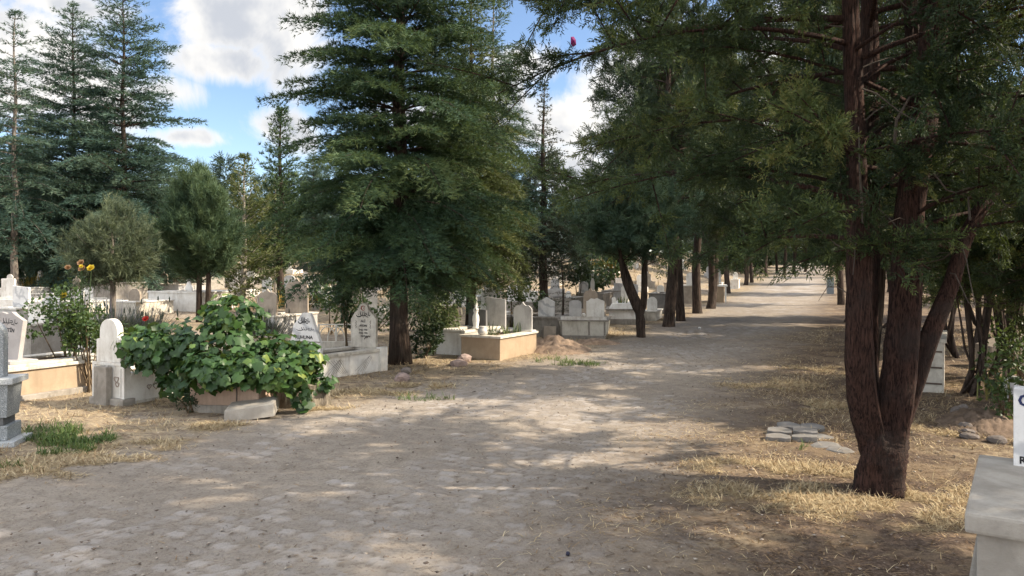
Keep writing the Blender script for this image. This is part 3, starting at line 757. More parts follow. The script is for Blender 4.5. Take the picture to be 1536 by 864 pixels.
def flower(mat, r=.045, seed=1):
    rs = np.random.RandomState(seed); V = []; F = []
    for ring in range(3):
        m = 6
        for q in range(m):
            a = 2 * PI * (q + ring * .5) / m; el = .5 + ring * .4
            d = np.array([math.cos(a) * math.cos(el), math.sin(a) * math.cos(el), math.sin(el)]); s_ = np.array([-math.sin(a), math.cos(a), 0])
            R = r * (1.1 - .12 * ring); b = len(V)
            V += [np.zeros(3), d * R * .6 + s_ * R * .62, d * R * 1.0, d * R * .6 - s_ * R * .5]; F += [[b, b + 1, b + 2], [b, b + 2, b + 3]]
    V = np.array(V); return np_mesh('blossom', V, np.array(F), M[mat], dict(var=rs.uniform(0, 1, len(V))))

def tree(name, label, loc, meshes, rz=0.0, sc=1.0, group=None, cat='tree', szc=None):
    t = thing(name, label, cat, loc, rz, group)
    t.scale = (sc, sc, sc if szc is None else szc)
    for me in meshes:
        if me is not None: part(me.name.split('.')[0], me, t)
    return t
def copy_tree(src, label, loc, rz, sc=1.0, szc=None, group=None):
    r = src.copy(); COL.objects.link(r); r.location = loc; r.rotation_euler = (0, 0, rz); r.scale = (sc, sc, sc if szc is None else szc); r['label'] = label
    if group: r['group'] = group
    for ch in src.children:
        c = ch.copy(); COL.objects.link(c); c.parent = r
    return r
def down(v, d=.05): return Vector((v.x, v.y, v.z - d))
def ground_at_px(px, Y, d=.05):
    x = (px - CXP) / FPX * Y; return Vector((x, Y, G(x, Y) - d))
def top_h(py, Y, loc): return EYE - (py - HYP) / FPX * Y - loc.z
# ------------------------------------------------------------------ the cedars
L = at(600, 545); LA = L
big = cedar(9.4, 2.3, .155, bare=.145, tiers=38, per=10, ndl=.095, nw=.0125, spacing=.042, k=6, bl=1.0, jit=.018, spread=.42, droop=.44, rise=.22, seed=3, mats=('bark', 'cedar'), prof=.55, ragged=.36)
tree('cedar_tree', 'broad dark green cedar with a thick trunk at the left side of the path', down(L), big, .4)
L = ground_at_px(708, 15.6)
yel = cedar(top_h(-12, 15.6, L), 1.6, .11, bare=.19, tiers=36, per=9, ndl=.10, nw=.0135, spacing=.046, k=6, bl=1.0, jit=.02, spread=.42, droop=.55, rise=.18, seed=5, mats=('bark', 'cedar_yellow'), prof=.85, ragged=.3)  # yellower needle colour stands in for sunlit foliage on this tree
tree('cedar_tree', 'olive green cedar growing against the right side of the broad dark cedar', L, yel, 1.1)
L = ground_at_px(815, 25)
dry = cedar(top_h(128, 25, L), 1.75, .15, bare=.17, tiers=34, per=7, ndl=.10, nw=.026, spacing=.075, k=4, bl=1.0, jit=.035, droop=.5, rise=.1, seed=8, mats=('bark', 'cedar_dry'), prof=1.0, ragged=.3, sparse=.8)
tree('cedar_tree', 'tall thin cedar with browned lower boughs and a bare dark trunk behind the white headstones', L, dry, .2)
# the tall blue-green group at the far left
tl = cedar(11.2, 3.5, .13, bare=.05, tiers=36, per=9, ndl=.15, nw=.025, spacing=.07, k=4, bl=.9, jit=.03, spread=.42, droop=.42, rise=.22, seed=12, mats=('bark', 'cedar_blue'), prof=.72, ragged=.45, sparse=.9)
sl = cedar(10.5, 2.1, .11, bare=.2, tiers=34, per=8, ndl=.15, nw=.024, spacing=.07, k=4, bl=.9, jit=.03, spread=.42, droop=.6, rise=.2, seed=14, mats=('bark_grey', 'cedar_blue'), prof=.7, ragged=.5, sparse=.75)
Y_ = 27.0
L = ground_at_px(185, Y_); tR = tree('cedar_tree', 'tallest blue-green cedar at the left, with long boughs reaching over the round young pine', L, tl, 0, 1.0, szc=1.0 * top_h(-25, Y_, L) / 11.2)
L = ground_at_px(110, Y_ + 1); copy_tree(tR, 'pointed blue-green cedar in the middle of the tall group at the left', L, 2.2, .92, szc=top_h(8, Y_ + 1, L) / 11.2)
L = ground_at_px(22, 24.5); sR = tree('cedar_tree', 'slim cedar with a bare sunlit trunk at the left edge', L, sl, .6, 1.0, szc=top_h(20, 24.5, L) / 10.5)
L = ground_at_px(-45, 29); copy_tree(tR, 'cedar half out of view beyond the slim cedar at the left edge', L, 4.0, .95, szc=.82)
L = ground_at_px(52, 33); copy_tree(tR, 'lower cedar filling the gap behind the slim cedar with the bare trunk', L, 1.0, .9, szc=.62)
L = ground_at_px(150, 36); copy_tree(tR, 'dark cedar in the gap behind the two tallest cedars at the left', L, 5.1, 1.0, szc=.7)
L = ground_at_px(228, 33); copy_tree(tR, 'dark low cedar just right of the tallest blue-green cedar', L, 3.3, .8, szc=.55)
# dark pine-like tree left of the broad cedar, and its neighbours
dk = cedar(6.6, .85, .12, bare=.2, tiers=26, per=8, ndl=.15, nw=.028, spacing=.075, k=5, bl=1.0, jit=.05, droop=-.25, rise=.35, seed=21, mats=('bark', 'cedar'), prof=.55, ragged=.3)
L = ground_at_px(421, 23); dT = tree('pine_tree', 'dark upright pine peeping out at the left of the broad cedar', L, dk, .3, 1.0, szc=top_h(165, 23, L) / 6.6)
L = ground_at_px(366, 21.5); yl2 = cedar(5.5, 1.25, .09, bare=.1, tiers=22, per=7, ndl=.14, nw=.03, spacing=.075, k=5, bl=1.0, jit=.05, droop=-.2, rise=.6, seed=23, mats=('bark_pale', 'cedar_yellow'), prof=.6, ragged=.4, sparse=.85)
yT = tree('cypress_tree', 'yellow-green young cypress with feathery tip behind the round young pine', L, yl2, .9, 1.0, szc=top_h(236, 21.5, L) / 5.5)
L = ground_at_px(413, 29); copy_tree(yT, 'slender tree with a pale sunlit trunk behind the dark upright pine', L, 2.4, .75, szc=.8)
# sapling among the graves
sp = cedar(2.35, .42, .028, bare=.36, tiers=12, per=5, ndl=.05, nw=.009, spacing=.05, k=4, droop=.3, rise=.05, seed=31, mats=('bark', 'cedar_dry'), prof=.5, ragged=.3)
L = ground_at_px(843, 17.6); tree('conifer_sapling', 'thin young conifer with a bare dark stem beside the cracked white grave', L, sp, 0, 1.0, szc=top_h(392, 17.6, L) / 2.35)

# ------------------------------------------------------------------ the young round pines
def pine_round(h, rx, rz_, seed, mat, bark, n=1500, size=(.20, .32), twin=False, base=.3, up=.75):
    rs = np.random.RandomState(seed); random.seed(seed)
    tr = MB(); br = MB(); fo = FB()
    for sx in ((-.11, .1) if twin else (0,)):
        tr.tube([(sx, 0, -.1), (sx * 1.1 + .02, 0, h * .3), (sx * .6, .02, h * .6), (0, 0, h * .92)], [.075, .062, .04, .01], 9, rough=.08)
    PP, DD, VV = [], [], []
    c0 = h - rz_
    for b in range(95):
        u = unit(rs.normal(0, 1, 3)); u = unit(u * np.array([1, 1, 1.1]))
        R = np.array([rx, rx, rz_]) * (1 + .34 * rs.uniform(-1, .6)) * rs.uniform(.7, 1)
        e = np.array([0, 0, c0]) + u * R
        o = np.array([0, 0, max(h * base, e[2] - np.hypot(e[0], e[1]) * .7)])
        s = np.linspace(0, 1, 6)[:, None]
        path = o * (1 - s) + e * s + np.array([0, 0, .12]) * (s * (1 - s)) * -2
        br.tube([tuple(p) for p in path], [.018, .016, .013, .01, .007, .004], 4, cap=False)
        m = n // 95; t = .45 + .55 * rs.uniform(0, 1, m) ** .7
        p = o * (1 - t[:, None]) + e * t[:, None] + rs.normal(0, .085, (m, 3)) * np.array([1, 1, 1])
        PP.append(p); DD.append(unit(u * .45 + np.array([0, 0, up]) + rs.normal(0, .28, (m, 3)))); VV.append(np.clip(rs.uniform(.2, .8) + rs.normal(0, .12, m), 0, 1))
    P_ = np.concatenate(PP); place_sprays(fo, 'pine', P_, np.concatenate(DD), rng.uniform(*size, len(P_)), np.concatenate(VV))
    tr.add(br.v, br.f); return tr.mesh('trunk', M[bark], smooth=True), fo.mesh('crown', M[mat])
L = ground_at_px(305, 19); h_ = top_h(262, 19, L)
tree('pine_tree', 'round bushy young pine on two dark trunks behind the grapevine', L, pine_round(h_, 1.0, 1.34, 41, 'pine', 'bark', 7200, (.26, .42), True, .2), 0)
L = ground_at_px(168, 17); h_ = top_h(312, 17, L)
tree('pine_tree', 'small grey-green pine with a thin trunk above the lavender', L, pine_round(h_, .95, .84, 43, 'pine_grey', 'bark_grey', 2600, (.22, .36), False, .42, .4), 0)

# ------------------------------------------------------------------ the big forked juniper on the right
B0 = at(1322, 738)
def sp_(lst):
    """stem path through places of the picture at given depths"""
    return [P(*q) for q in lst]
Yb = B0.y
def dense(path, n=26):
    path = np.array([tuple(p) for p in path]); t = np.linspace(0, 1, len(path)); u = np.linspace(0, 1, n)
    # smooth (Catmull-Rom)
    out = []
    for x in u:
        k = min(int(x * (len(path) - 1)), len(path) - 2); f = x * (len(path) - 1) - k
        p0, p1, p2, p3 = path[max(k - 1, 0)], path[k], path[k + 1], path[min(k + 2, len(path) - 1)]
        out.append(.5 * ((2 * p1) + (-p0 + p2) * f + (2 * p0 - 5 * p1 + 4 * p2 - p3) * f * f + (-p0 + 3 * p1 - 3 * p2 + p3) * f ** 3))
    return np.array(out)
def radii(vals, n=26): return list(np.interp(np.linspace(0, 1, n), np.linspace(0, 1, len(vals)), vals))
kx = Yb / FPX
stemsB = [
    (sp_([(1322, 775, Yb), (1322, 705, Yb), (1325, 660, Yb), (1328, 635, Yb + .05)]), [36 * kx * 1.32, 35 * kx, 33 * kx, 18 * kx]),
    (sp_([(1322, 725, Yb), (1313, 668, Yb), (1296, 600, Yb - .05), (1288, 500, Yb - .1), (1287, 400, Yb - .1), (1284, 250, Yb - .1), (1278, 80, Yb - .15), (1270, -120, Yb - .2), (1262, -330, Yb - .3)]), [20 * kx, 24 * kx, 23 * kx, 20 * kx, 18 * kx, 14 * kx, 12 * kx, 9 * kx, 3 * kx]),
    (sp_([(1320, 725, Yb + .05), (1312, 660, Yb + .12), (1300, 560, Yb + .25), (1300, 420, Yb + .3), (1304, 250, Yb + .3), (1304, 60, Yb + .4), (1300, -160, Yb + .4), (1296, -300, Yb + .4)]), [16 * kx, 20 * kx, 20 * kx, 18 * kx, 16 * kx, 13 * kx, 8 * kx, 3 * kx]),
    (sp_([(1322, 728, Yb), (1333, 668, Yb), (1347, 590, Yb), (1356, 470, Yb + .05), (1362, 330, Yb + .1), (1384, 180, Yb + .1), (1402, 20, Yb + .15), (1412, -160, Yb + .2), (1420, -400, Yb + .2)]), [20 * kx, 27 * kx, 27 * kx, 24 * kx, 22 * kx, 20 * kx, 18 * kx, 14 * kx, 4 * kx]),
    (sp_([(1326, 728, Yb + .03), (1340, 660, Yb + .04), (1366, 590, Yb + .05), (1396, 500, Yb + .05), (1426, 425, Yb + .1), (1456, 340, Yb + .15), (1520, 230, Yb + .2), (1580, 60, Yb + .3), (1620, -120, Yb + .3)]), [16 * kx, 19 * kx, 17 * kx, 15 * kx, 12 * kx, 10 * kx, 10 * kx, 8 * kx, 3 * kx]),
    (sp_([(1352, 470, Yb + .3), (1368, 300, Yb + .45), (1372, 150, Yb + .5), (1366, 0, Yb + .5), (1362, -250, Yb + .5)]), [17 * kx, 15 * kx, 12 * kx, 10 * kx, 3 * kx]),
]
tb = MB(); sk = []
for path, rad in stemsB:
    d_ = dense(path, 44); r_ = [.94 * q for q in radii(rad, 44)]
    i0 = len(tb.v)
    tb.tube([tuple(p) for p in d_], r_, 22); sk.append(d_)
    # fibrous ridges
    for i in range(44):
        for k in range(22):
            v = Vector(tb.v[i0 + i * 22 + k]); c = Vector(d_[i])
            rdg = 0.10 * math.sin(k * 2.1 + 1.7 * math.sin(i * .16 + k)) + 0.07 * math.sin(k * 5.3 + i * .11) + random.uniform(-.05, .05)
            tb.v[i0 + i * 22 + k] = tuple(c + (v - c) * (1 + rdg))
rootsJ = thing('juniper_tree', 'big reddish-barked tree forking low into several trunks beside the path', 'tree', (B0.x, B0.y, B0.z - .02))
OFF = Vector((B0.x, B0.y, B0.z - .02))
tb.v = [tuple(Vector(v) - OFF) for v in tb.v]
stl = [s_ - np.array(OFF) for s_ in sk]
def keepJ(e):
    y = e[1] + OFF.y; x = e[0] + OFF.x; z = e[2] + OFF.z
    if y < 2.6: return False
    p = CXP + x / y * FPX; q = HYP - (z - EYE) / y * FPX
    return True
def floorJ(p):
    x = p[:, 0] + OFF.x; y = p[:, 1] + OFF.y; z = p[:, 2] + OFF.z
    return z > 1.56 + .10 * np.sin(x * 7) * np.sin(y * 6) - .16 * (x > 2.95)
def rJ(z, a):
    # short towards the camera, long over the path
    toward = max(0, -math.sin(a))
    left = max(0, -math.cos(a))
    return (1.35 + .95 * left + .7 * max(0, math.cos(a)) + .7 * max(0, math.sin(a))) * (1 - .22 * toward) * float(np.interp(z, [1.2, 1.9, 3, 4.5, 6.2], [.55, .85, 1.15, 1.0, .35]))
brJ, foJ = limb_crown(stl[1:], 128, rJ, 1.6, 5.9, 51, 'juniper', (.11, .22), 46, (-.05, .55), .24, .42, 5, keep=keepJ, twig_r=.015, uplean=.12, floor=floorJ)
tb.add(brJ.v, brJ.f); tb.build('trunk', M['bark_red'], rootsJ, smooth=True)
part('crown', foJ.mesh('crown', M['juniper']), rootsJ)
# dead twigs hanging inside the crown
tw = MB(); rs = np.random.RandomState(77)
def twig(pts, r0): tw.tube([tuple(P(*q) - OFF) for q in pts], list(np.linspace(r0, r0 * .35, len(pts))), 5)
twig([(1398, 172, 5.3), (1440, 182, 5.2), (1475, 202, 5.1), (1545, 230, 4.95)], .018)
twig([(1392, 190, 5.3), (1450, 192, 5.25), (1500, 210, 5.15)], .010)
twig([(1340, 235, 5.2), (1345, 180, 5.1), (1365, 145, 5.1), (1400, 130, 5.25)], .013)
twig([(1295, 335, 5.15), (1290, 260, 5.1), (1288, 190, 5.2)], .010)
twig([(1390, 245, 5.3), (1420, 285, 5.2), (1455, 295, 5.1)], .009)
twig([(1455, 330, 5.0), (1452, 296, 5.1), (1490, 280, 5.0), (1515, 250, 5.0)], .008)
for i in range(60):
    s_ = stl[1 + rs.randint(5)]; j = rs.randint(20, 40); o = s_[j]; a = rs.uniform(0, 2 * PI); l = rs.uniform(.25, .8); e = rs.uniform(-.5, .3)
    p = [o + np.array([math.cos(a) * t * l, math.sin(a) * t * l, e * t * l + .12 * math.sin(t * 4 + i)]) for t in np.linspace(0, 1, 5)]
    tw.tube([tuple(q) for q in p], [.006, .005, .004, .003, .002], 4)
tw.build('dead_twigs', M['twig'], rootsJ)

# ------------------------------------------------------------------ avenue junipers and pines
def avenue(h, r, r_tr, seed, stems=1, zlo=1.5, mats=('bark', 'juniper_dark'), nb=90, dens=13, size=(.24, .42), fork=None, bend=.1, prof=((0, .25, .6, 1), (.75, 1.1, .9, .2)), up=(0.1, .75), sub=4):
    rs = np.random.RandomState(seed); random.seed(seed)
    tr = MB(); st = []
    for i in range(stems):
        a = rs.uniform(0, 2 * PI) if stems > 1 else rs.uniform(0, 6.28)
        sprd = (.35 if stems > 1 else .0)
        pts = np.array([(math.cos(a) * .06 * (stems > 1), math.sin(a) * .06 * (stems > 1), -.1)] + [(math.cos(a) * sprd * (z / h) ** .8 + bend * math.sin(z * .9 + seed), math.sin(a) * sprd * (z / h) ** .8 + bend * math.cos(z * .8 + seed) - bend * math.cos(seed), z) for z in np.linspace(.4, h * .93, 7)])
        d_ = dense(pts, 18); r_ = radii([r_tr * 1.25, r_tr, r_tr * .92, r_tr * .8, r_tr * .65, r_tr * .5, r_tr * .3, .01], 18)
        tr.tube([tuple(p) for p in d_], r_, 11, rough=.09); st.append(d_)
    if fork:
        st = []; tr = MB()
        for path, rad in fork:
            d_ = dense(path, 18); tr.tube([tuple(p) for p in d_], radii(rad, 18), 11, rough=.08); st.append(d_)
    br, fo = limb_crown(st, nb, lambda z, a: r * float(np.interp((z - zlo) / (h - zlo), *prof)), zlo, h * .96, seed, 'juniper', size, dens, up, .12, .3, sub, floor=(lambda p: p[:, 2] > zlo - .45 + .3 * np.sin(p[:, 0] * 5) * np.sin(p[:, 1] * 4)), twig_r=.014, uplean=.2)
    tr.add(br.v, br.f); return tr.mesh('trunk', M[mats[0]], smooth=True), fo.mesh('crown', M[mats[1]])
# forked one nearest
L = at(962, 506); s_ = L.y / FPX
def rel(pts): return [((x - 962) * s_, dy, (506 - y) * s_) for x, y, dy in pts]
fk = [(rel([(962, 515, 0), (961, 490, 0), (958, 462, 0), (950, 440, 0), (938, 405, .05), (926, 375, .1), (915, 340, .1), (905, 315, .1)]), [7.5 * s_, 7 * s_, 6.5 * s_, 5.5 * s_, 5 * s_, 4 * s_, 3 * s_, 1 * s_]),
      (rel([(958, 470, 0), (945, 445, -.1), (934, 415, -.15), (930, 390, -.2), (925, 365, -.3)]), [5 * s_, 4.5 * s_, 4 * s_, 3 * s_, 1.5 * s_]),
      (rel([(960, 470, 0), (966, 450, 0), (967, 410, .05), (968, 370, .1), (960, 330, .1), (955, 300, .1)]), [6 * s_, 5 * s_, 4.5 * s_, 4 * s_, 3 * s_, 1 * s_])]
forkm = avenue(3.35, 1.15, .1, 61, fork=fk, zlo=1.6, nb=84, dens=24, size=(.2, .34), prof=((0, .4, .8, 1), (.9, 1.15, .95, .6)), mats=('bark', 'pine_blue'), up=(.1, .8))
tree('juniper_tree', 'small round-headed tree with a low forked trunk, nearest of the row left of the path', L, forkm)
avA = avenue(9.4, 2.1, .15, 63, 1, 2.5, nb=120, dens=12, size=(.30, .48), mats=('bark', 'juniper_dark'), prof=((0, .3, .65, 1), (.85, 1.15, .95, .2)))
avB = avenue(8.6, 2.2, .13, 67, 2, 2.3, nb=110, dens=12, size=(.30, .48), mats=('bark', 'juniper'), prof=((0, .3, .65, 1), (.8, 1.15, .95, .25)))
L = at(1002, 490); A0 = tree('juniper_tree', 'straight grey-brown trunk of a tall dark tree right behind the forked one', down(L), avA, .5)
L = at(1020, 481); B1 = tree('juniper_tree', 'reddish-brown trunk of a tall tree, third in the row left of the path', down(L), avB, 1.5)
L = at(1047, 470); copy_tree(A0, 'left trunk of the close dark pair of trees left of the path', down(L), 2.5, 1.0, 1.05)
L = at(1066, 463); copy_tree(B1, 'right trunk of the close dark pair of trees left of the path', down(L), 4.0, 1.05)
for (px_, py_, lab, k, sc) in [(1092, 440, 'dark trunk standing by the bench-like grave with the white top', 0, .9), (1118, 428, 'slim tree just past the bench-like grave, left of the path', 1, .85), (1128, 424, 'tree behind the slim one past the bench-like grave', 0, .85),
                          (1150, 414, 'far dark tree left of the path short of the bend', 1, .9), (1176, 412, 'far dark tree where the path bends, left one of two', 0, 1.0), (1165, 410, 'dark tree just left of the two far trees at the bend', 0, .85), (1207, 408, 'farthest dark tree left of the path at the bend', 1, .95), (1192, 411, 'far dark tree where the path bends, right one of two', 1, 1.05)]:
    L = at(px_, py_); copy_tree((A0, B1)[k], lab, down(L), px_ * .7, sc)
# the row on the right of the path, mostly hidden by the near tree
for i, (x_, y_, lab, k, sc) in enumerate([(4.95, 10.6, 'tree whose dark crown hangs over the path behind the big forked tree', 0, .82), (7.5, 16.0, 'second tree of the right-hand row behind the big forked tree', 1, .9),
        (9.75, 22.0, 'reddish trunk peeping out just left of the big forked trunk', 1, .95), (13.0, 30, 'far tree of the right-hand row leaning over the path', 0, .9), (18.9, 38, 'far small-looking tree of the right-hand row by the grey metal box', 0, .95), (24.5, 50, 'last tree visible in the right-hand row', 1, 1.0), (29.0, 63, 'distant crown closing the right-hand row', 0, 1.1), (33.2, 73, 'far dark tree shading the end of the path from the right', 1, 1.2), (37.6, 84, 'farthest but one tree on the right side of the path end', 0, 1.1), (42.5, 95, 'farthest tree on the right side of the path end', 1, 1.2)]):
    copy_tree((A0, B1)[k], lab, Vector((x_, y_, G(x_, y_) - .05)), 1.3 * i + .4, sc)
for i, (x_, y_, lab, k, sc) in enumerate([(6.2, 2.9, 'tree continuing the right-hand row beside the viewpoint, unseen, added to shade the foreground', 1, .95), (4.6, -2.6, 'tree continuing the right-hand row behind the viewpoint, unseen, added to shade the foreground', 0, .9)]):  # two unseen trees carry the row on, added to shade the foreground
    copy_tree((A0, B1)[k], lab, Vector((x_, y_, G(x_, y_) - .05)), 2.1 * i + .9, sc)
# multi-stemmed thicket at the right edge
def thicket():
    rs = np.random.RandomState(91); tr = MB(); st = []
    for i in range(8):
        a = i * 2.4; sp2 = rs.uniform(.25, .8)
        pts = np.array([(rs.uniform(-.26, .26), rs.uniform(-.2, .2), -.05)] + [(math.cos(a) * sp2 * z / 3.2 + rs.uniform(-.04, .04), math.sin(a) * sp2 * z / 3.2, z) for z in (.4, 1, 1.7, 2.4, 3.2)])
        d_ = dense(pts, 12); r0 = rs.uniform(.013, .032)
        tr.tube([tuple(p) for p in d_], radii([r0 * 1.2, r0, r0 * .8, r0 * .6, r0 * .4, .006], 12), 8, rough=.08); st.append(d_)
    br, fo = limb_crown(st, 80, lambda z, a: .95 * float(np.interp(z, [1, 2, 3.2], [.7, 1, .7])), 1.15, 3.2, 92, 'juniper', (.14, .26), 26, (-.3, .7), .3, .25, 4, twig_r=.01)
    tr.add(br.v, br.f); return tr.mesh('trunk', M['bark'], smooth=True), fo.mesh('crown', M['juniper'])
th = thicket(); L = at(1468, 592)
T0 = tree('juniper_tree', 'cluster of thin dark stems spreading from one root behind the big forked tree', down(L), th)
L = Vector((7.2, 8.6, G(7.2, 8.6))); copy_tree(T0, 'bushy dark tree at the right edge past the thin-stemmed cluster', down(L), 2.0, 1.15)
L = Vector((7.4, 13.0, G(7.4, 13))); copy_tree(T0, 'dark bush filling the back of the right side behind the thin-stemmed cluster', down(L), 4.0, 1.25)
for i, (x_, y_, lab, k) in enumerate([(6.9, 10.6, 'dark bushy tree right behind the thin-stemmed cluster', 1.15), (9.0, 14.6, 'bushy dark tree behind the pale grave panel at the right', 1.5), (10.9, 16.5, 'wide dark tree deep in the right background', 1.6), (9.9, 19.5, 'dark tree filling the gap right of the big forked tree', 1.6), (5.9, 8.2, 'bushy tree at the right edge above the earth grave', 1.0)]):
    copy_tree(T0, lab, Vector((x_, y_, G(x_, y_) - .05)), 1.7 * i + .3, k)
L = Vector((12.0, 14.0, G(12, 14))); copy_tree(A0, 'tall dark tree at the back of the right side', down(L), 3.0, .75)
L = Vector((13.5, 18.5, G(13.5, 18.5))); copy_tree(B1, 'tall tree behind the dark bush at the back of the right side', down(L), 1.0, .8)
L = Vector((16.8, 22.5, G(16.8, 22.5))); copy_tree(A0, 'far tall tree in the dark background at the right', down(L), .4, .9)
# trees standing in the middle distance behind the graves
mid = [(790, 38, 'dark cedar standing behind the tall thin cedar, left side', 'd', .75, 5.2), (868, 46, 'cedar in the background right of the tall thin cedar', 't', .42, 1.9), (917, 40, 'thin dark trunk in the background just left of the forked tree', 'a', .6, 2.7),
       (945, 52, 'background tree behind the forked tree', 'a', .9, 4.4), (970, 46, 'background tree behind the grey-brown trunk', 'b', 1.0, .4), (640, 34, 'cedar behind the broad dark cedar', 't', .7, 1.2), (520, 36, 'cedar seen through the boughs of the broad dark cedar', 't', .7, 3.1),
       (470, 44, 'background cedar left of the broad dark cedar', 't', .62, .9), (290, 44, 'background cedar behind the round young pine', 't', .5, 4.9), (740, 24, 'slender cedar whose thin spire rises behind the olive green cedar', 's', .98, 2.2), (1010, 60, 'distant tree beyond the avenue trunks', 'b', 1.1, 1.7), (1060, 70, 'distant tree far down the left of the path', 'a', 1.1, 3.9)]
SRC = {'t': tR, 'd': dT, 's': sR, 'a': A0, 'b': B1}
for (px_, Y_, lab, k, sc, rz_) in mid:
    L = ground_at_px(px_, Y_); copy_tree(SRC[k], lab, L, rz_, sc)
# the far wood that closes the view
def far_wood():
    fo = FB(); rs = np.random.RandomState(5)
    PP, DD, VV = [], [], []
    for x, y in [(x, 84 + rs.uniform(-6, 14)) for x in np.arange(-70, 90, 2.6)] + [(x, rs.uniform(62, 76)) for x in np.arange(-62, 12, 2.4)] + [(x, rs.uniform(44, 56)) for x in np.arange(34, 62, 2.2)] + [(x, rs.uniform(24, 36)) for x in np.arange(22, 40, 2.2)] + [(x, rs.uniform(108, 126)) for x in np.arange(36, 70, .9)] + [(x, rs.uniform(92, 104)) for x in np.arange(24, 36, 1.3)]:
        h = rs.uniform(4.5, 8.5)
        if abs(x - np.interp(y, LY, LX) - 3) < 4.5: y += 26 if y < 105 else 0
        z0 = G(x, y); m = 300
        zz = rs.uniform(0, 1, m) ** 1.1; R = 2.3 * (1 - zz) ** .7 * (rs.uniform(.3, 1.1, m)); a = rs.uniform(0, 6.28, m)
        PP.append(np.stack([x + R * np.cos(a), y + R * np.sin(a), z0 + .3 + zz * h], 1)); DD.append(unit(np.stack([np.cos(a), np.sin(a), rs.uniform(-.2, .6, m)], 1))); VV.append(np.clip(rs.uniform(.2, .7) + rs.normal(0, .15, m), 0, 1))
    P_ = np.concatenate(PP); place_sprays(fo, 'juniper', P_, np.concatenate(DD), rng.uniform(.9, 1.5, len(P_)), np.concatenate(VV))
    o = bpy.data.objects.new('far_wood', fo.mesh('far_wood', M['juniper_dark'])); COL.objects.link(o); o['kind'] = 'stuff'
far_wood()
# low bushes and young trees between the far graves
rs = np.random.RandomState(33)
bsrc = []
for i in range(3):
    s_, l_ = bush(620, (.75, .6, 1.0), .15, ('leaf', 'leaf_dark', 'leaf_pale')[i], 400 + i, 0, 1.0, 4)
    bsrc.append((s_, l_))
for i in range(36):
    Y_ = 54 + 2.3 * i if i < 22 else rs.uniform(112, 120); x_ = np.interp(Y_, LY, LX) - 1.8 - rs.uniform(0, 6) if i < 22 else np.interp(Y_, LY, LX) - 8 + 1.7 * (i - 22)
    if i % 4 == 3 and i < 22: x_ = np.interp(Y_, RY, RX) + 1.5 + rs.uniform(0, 3)
    t = thing('bush', 'leafy bush far off among the graves under the trees', 'bush', Vector((x_, Y_, G(x_, Y_) - .05)), rs.uniform(0, 6), 'far bushes among the graves')
    k_ = rs.uniform(1.4, 2.6) if i > 4 else 1.2; t.scale = (k_, k_, k_)
    for me in bsrc[1]: part(me.name.split('.')[0], me, t)
for i in range(46):
    px_ = rs.uniform(-30, 1000); Y_ = rs.uniform(29, 60)
    x_ = (px_ - CXP) / FPX * Y_
    if x_ > np.interp(Y_, LY, LX) - 2.5: continue
    t = thing('bush', 'leafy bush far off among the graves under the trees', 'bush', Vector((x_, Y_, G(x_, Y_) - .05)), rs.uniform(0, 6), 'far bushes among the graves')
    k_ = rs.uniform(.6, 1.4); t.scale = (k_, k_, k_ * rs.uniform(.8, 1.3))
    for me in bsrc[(0, 1, 1, 0, 2)[i % 5]]: part(me.name.split('.')[0], me, t)
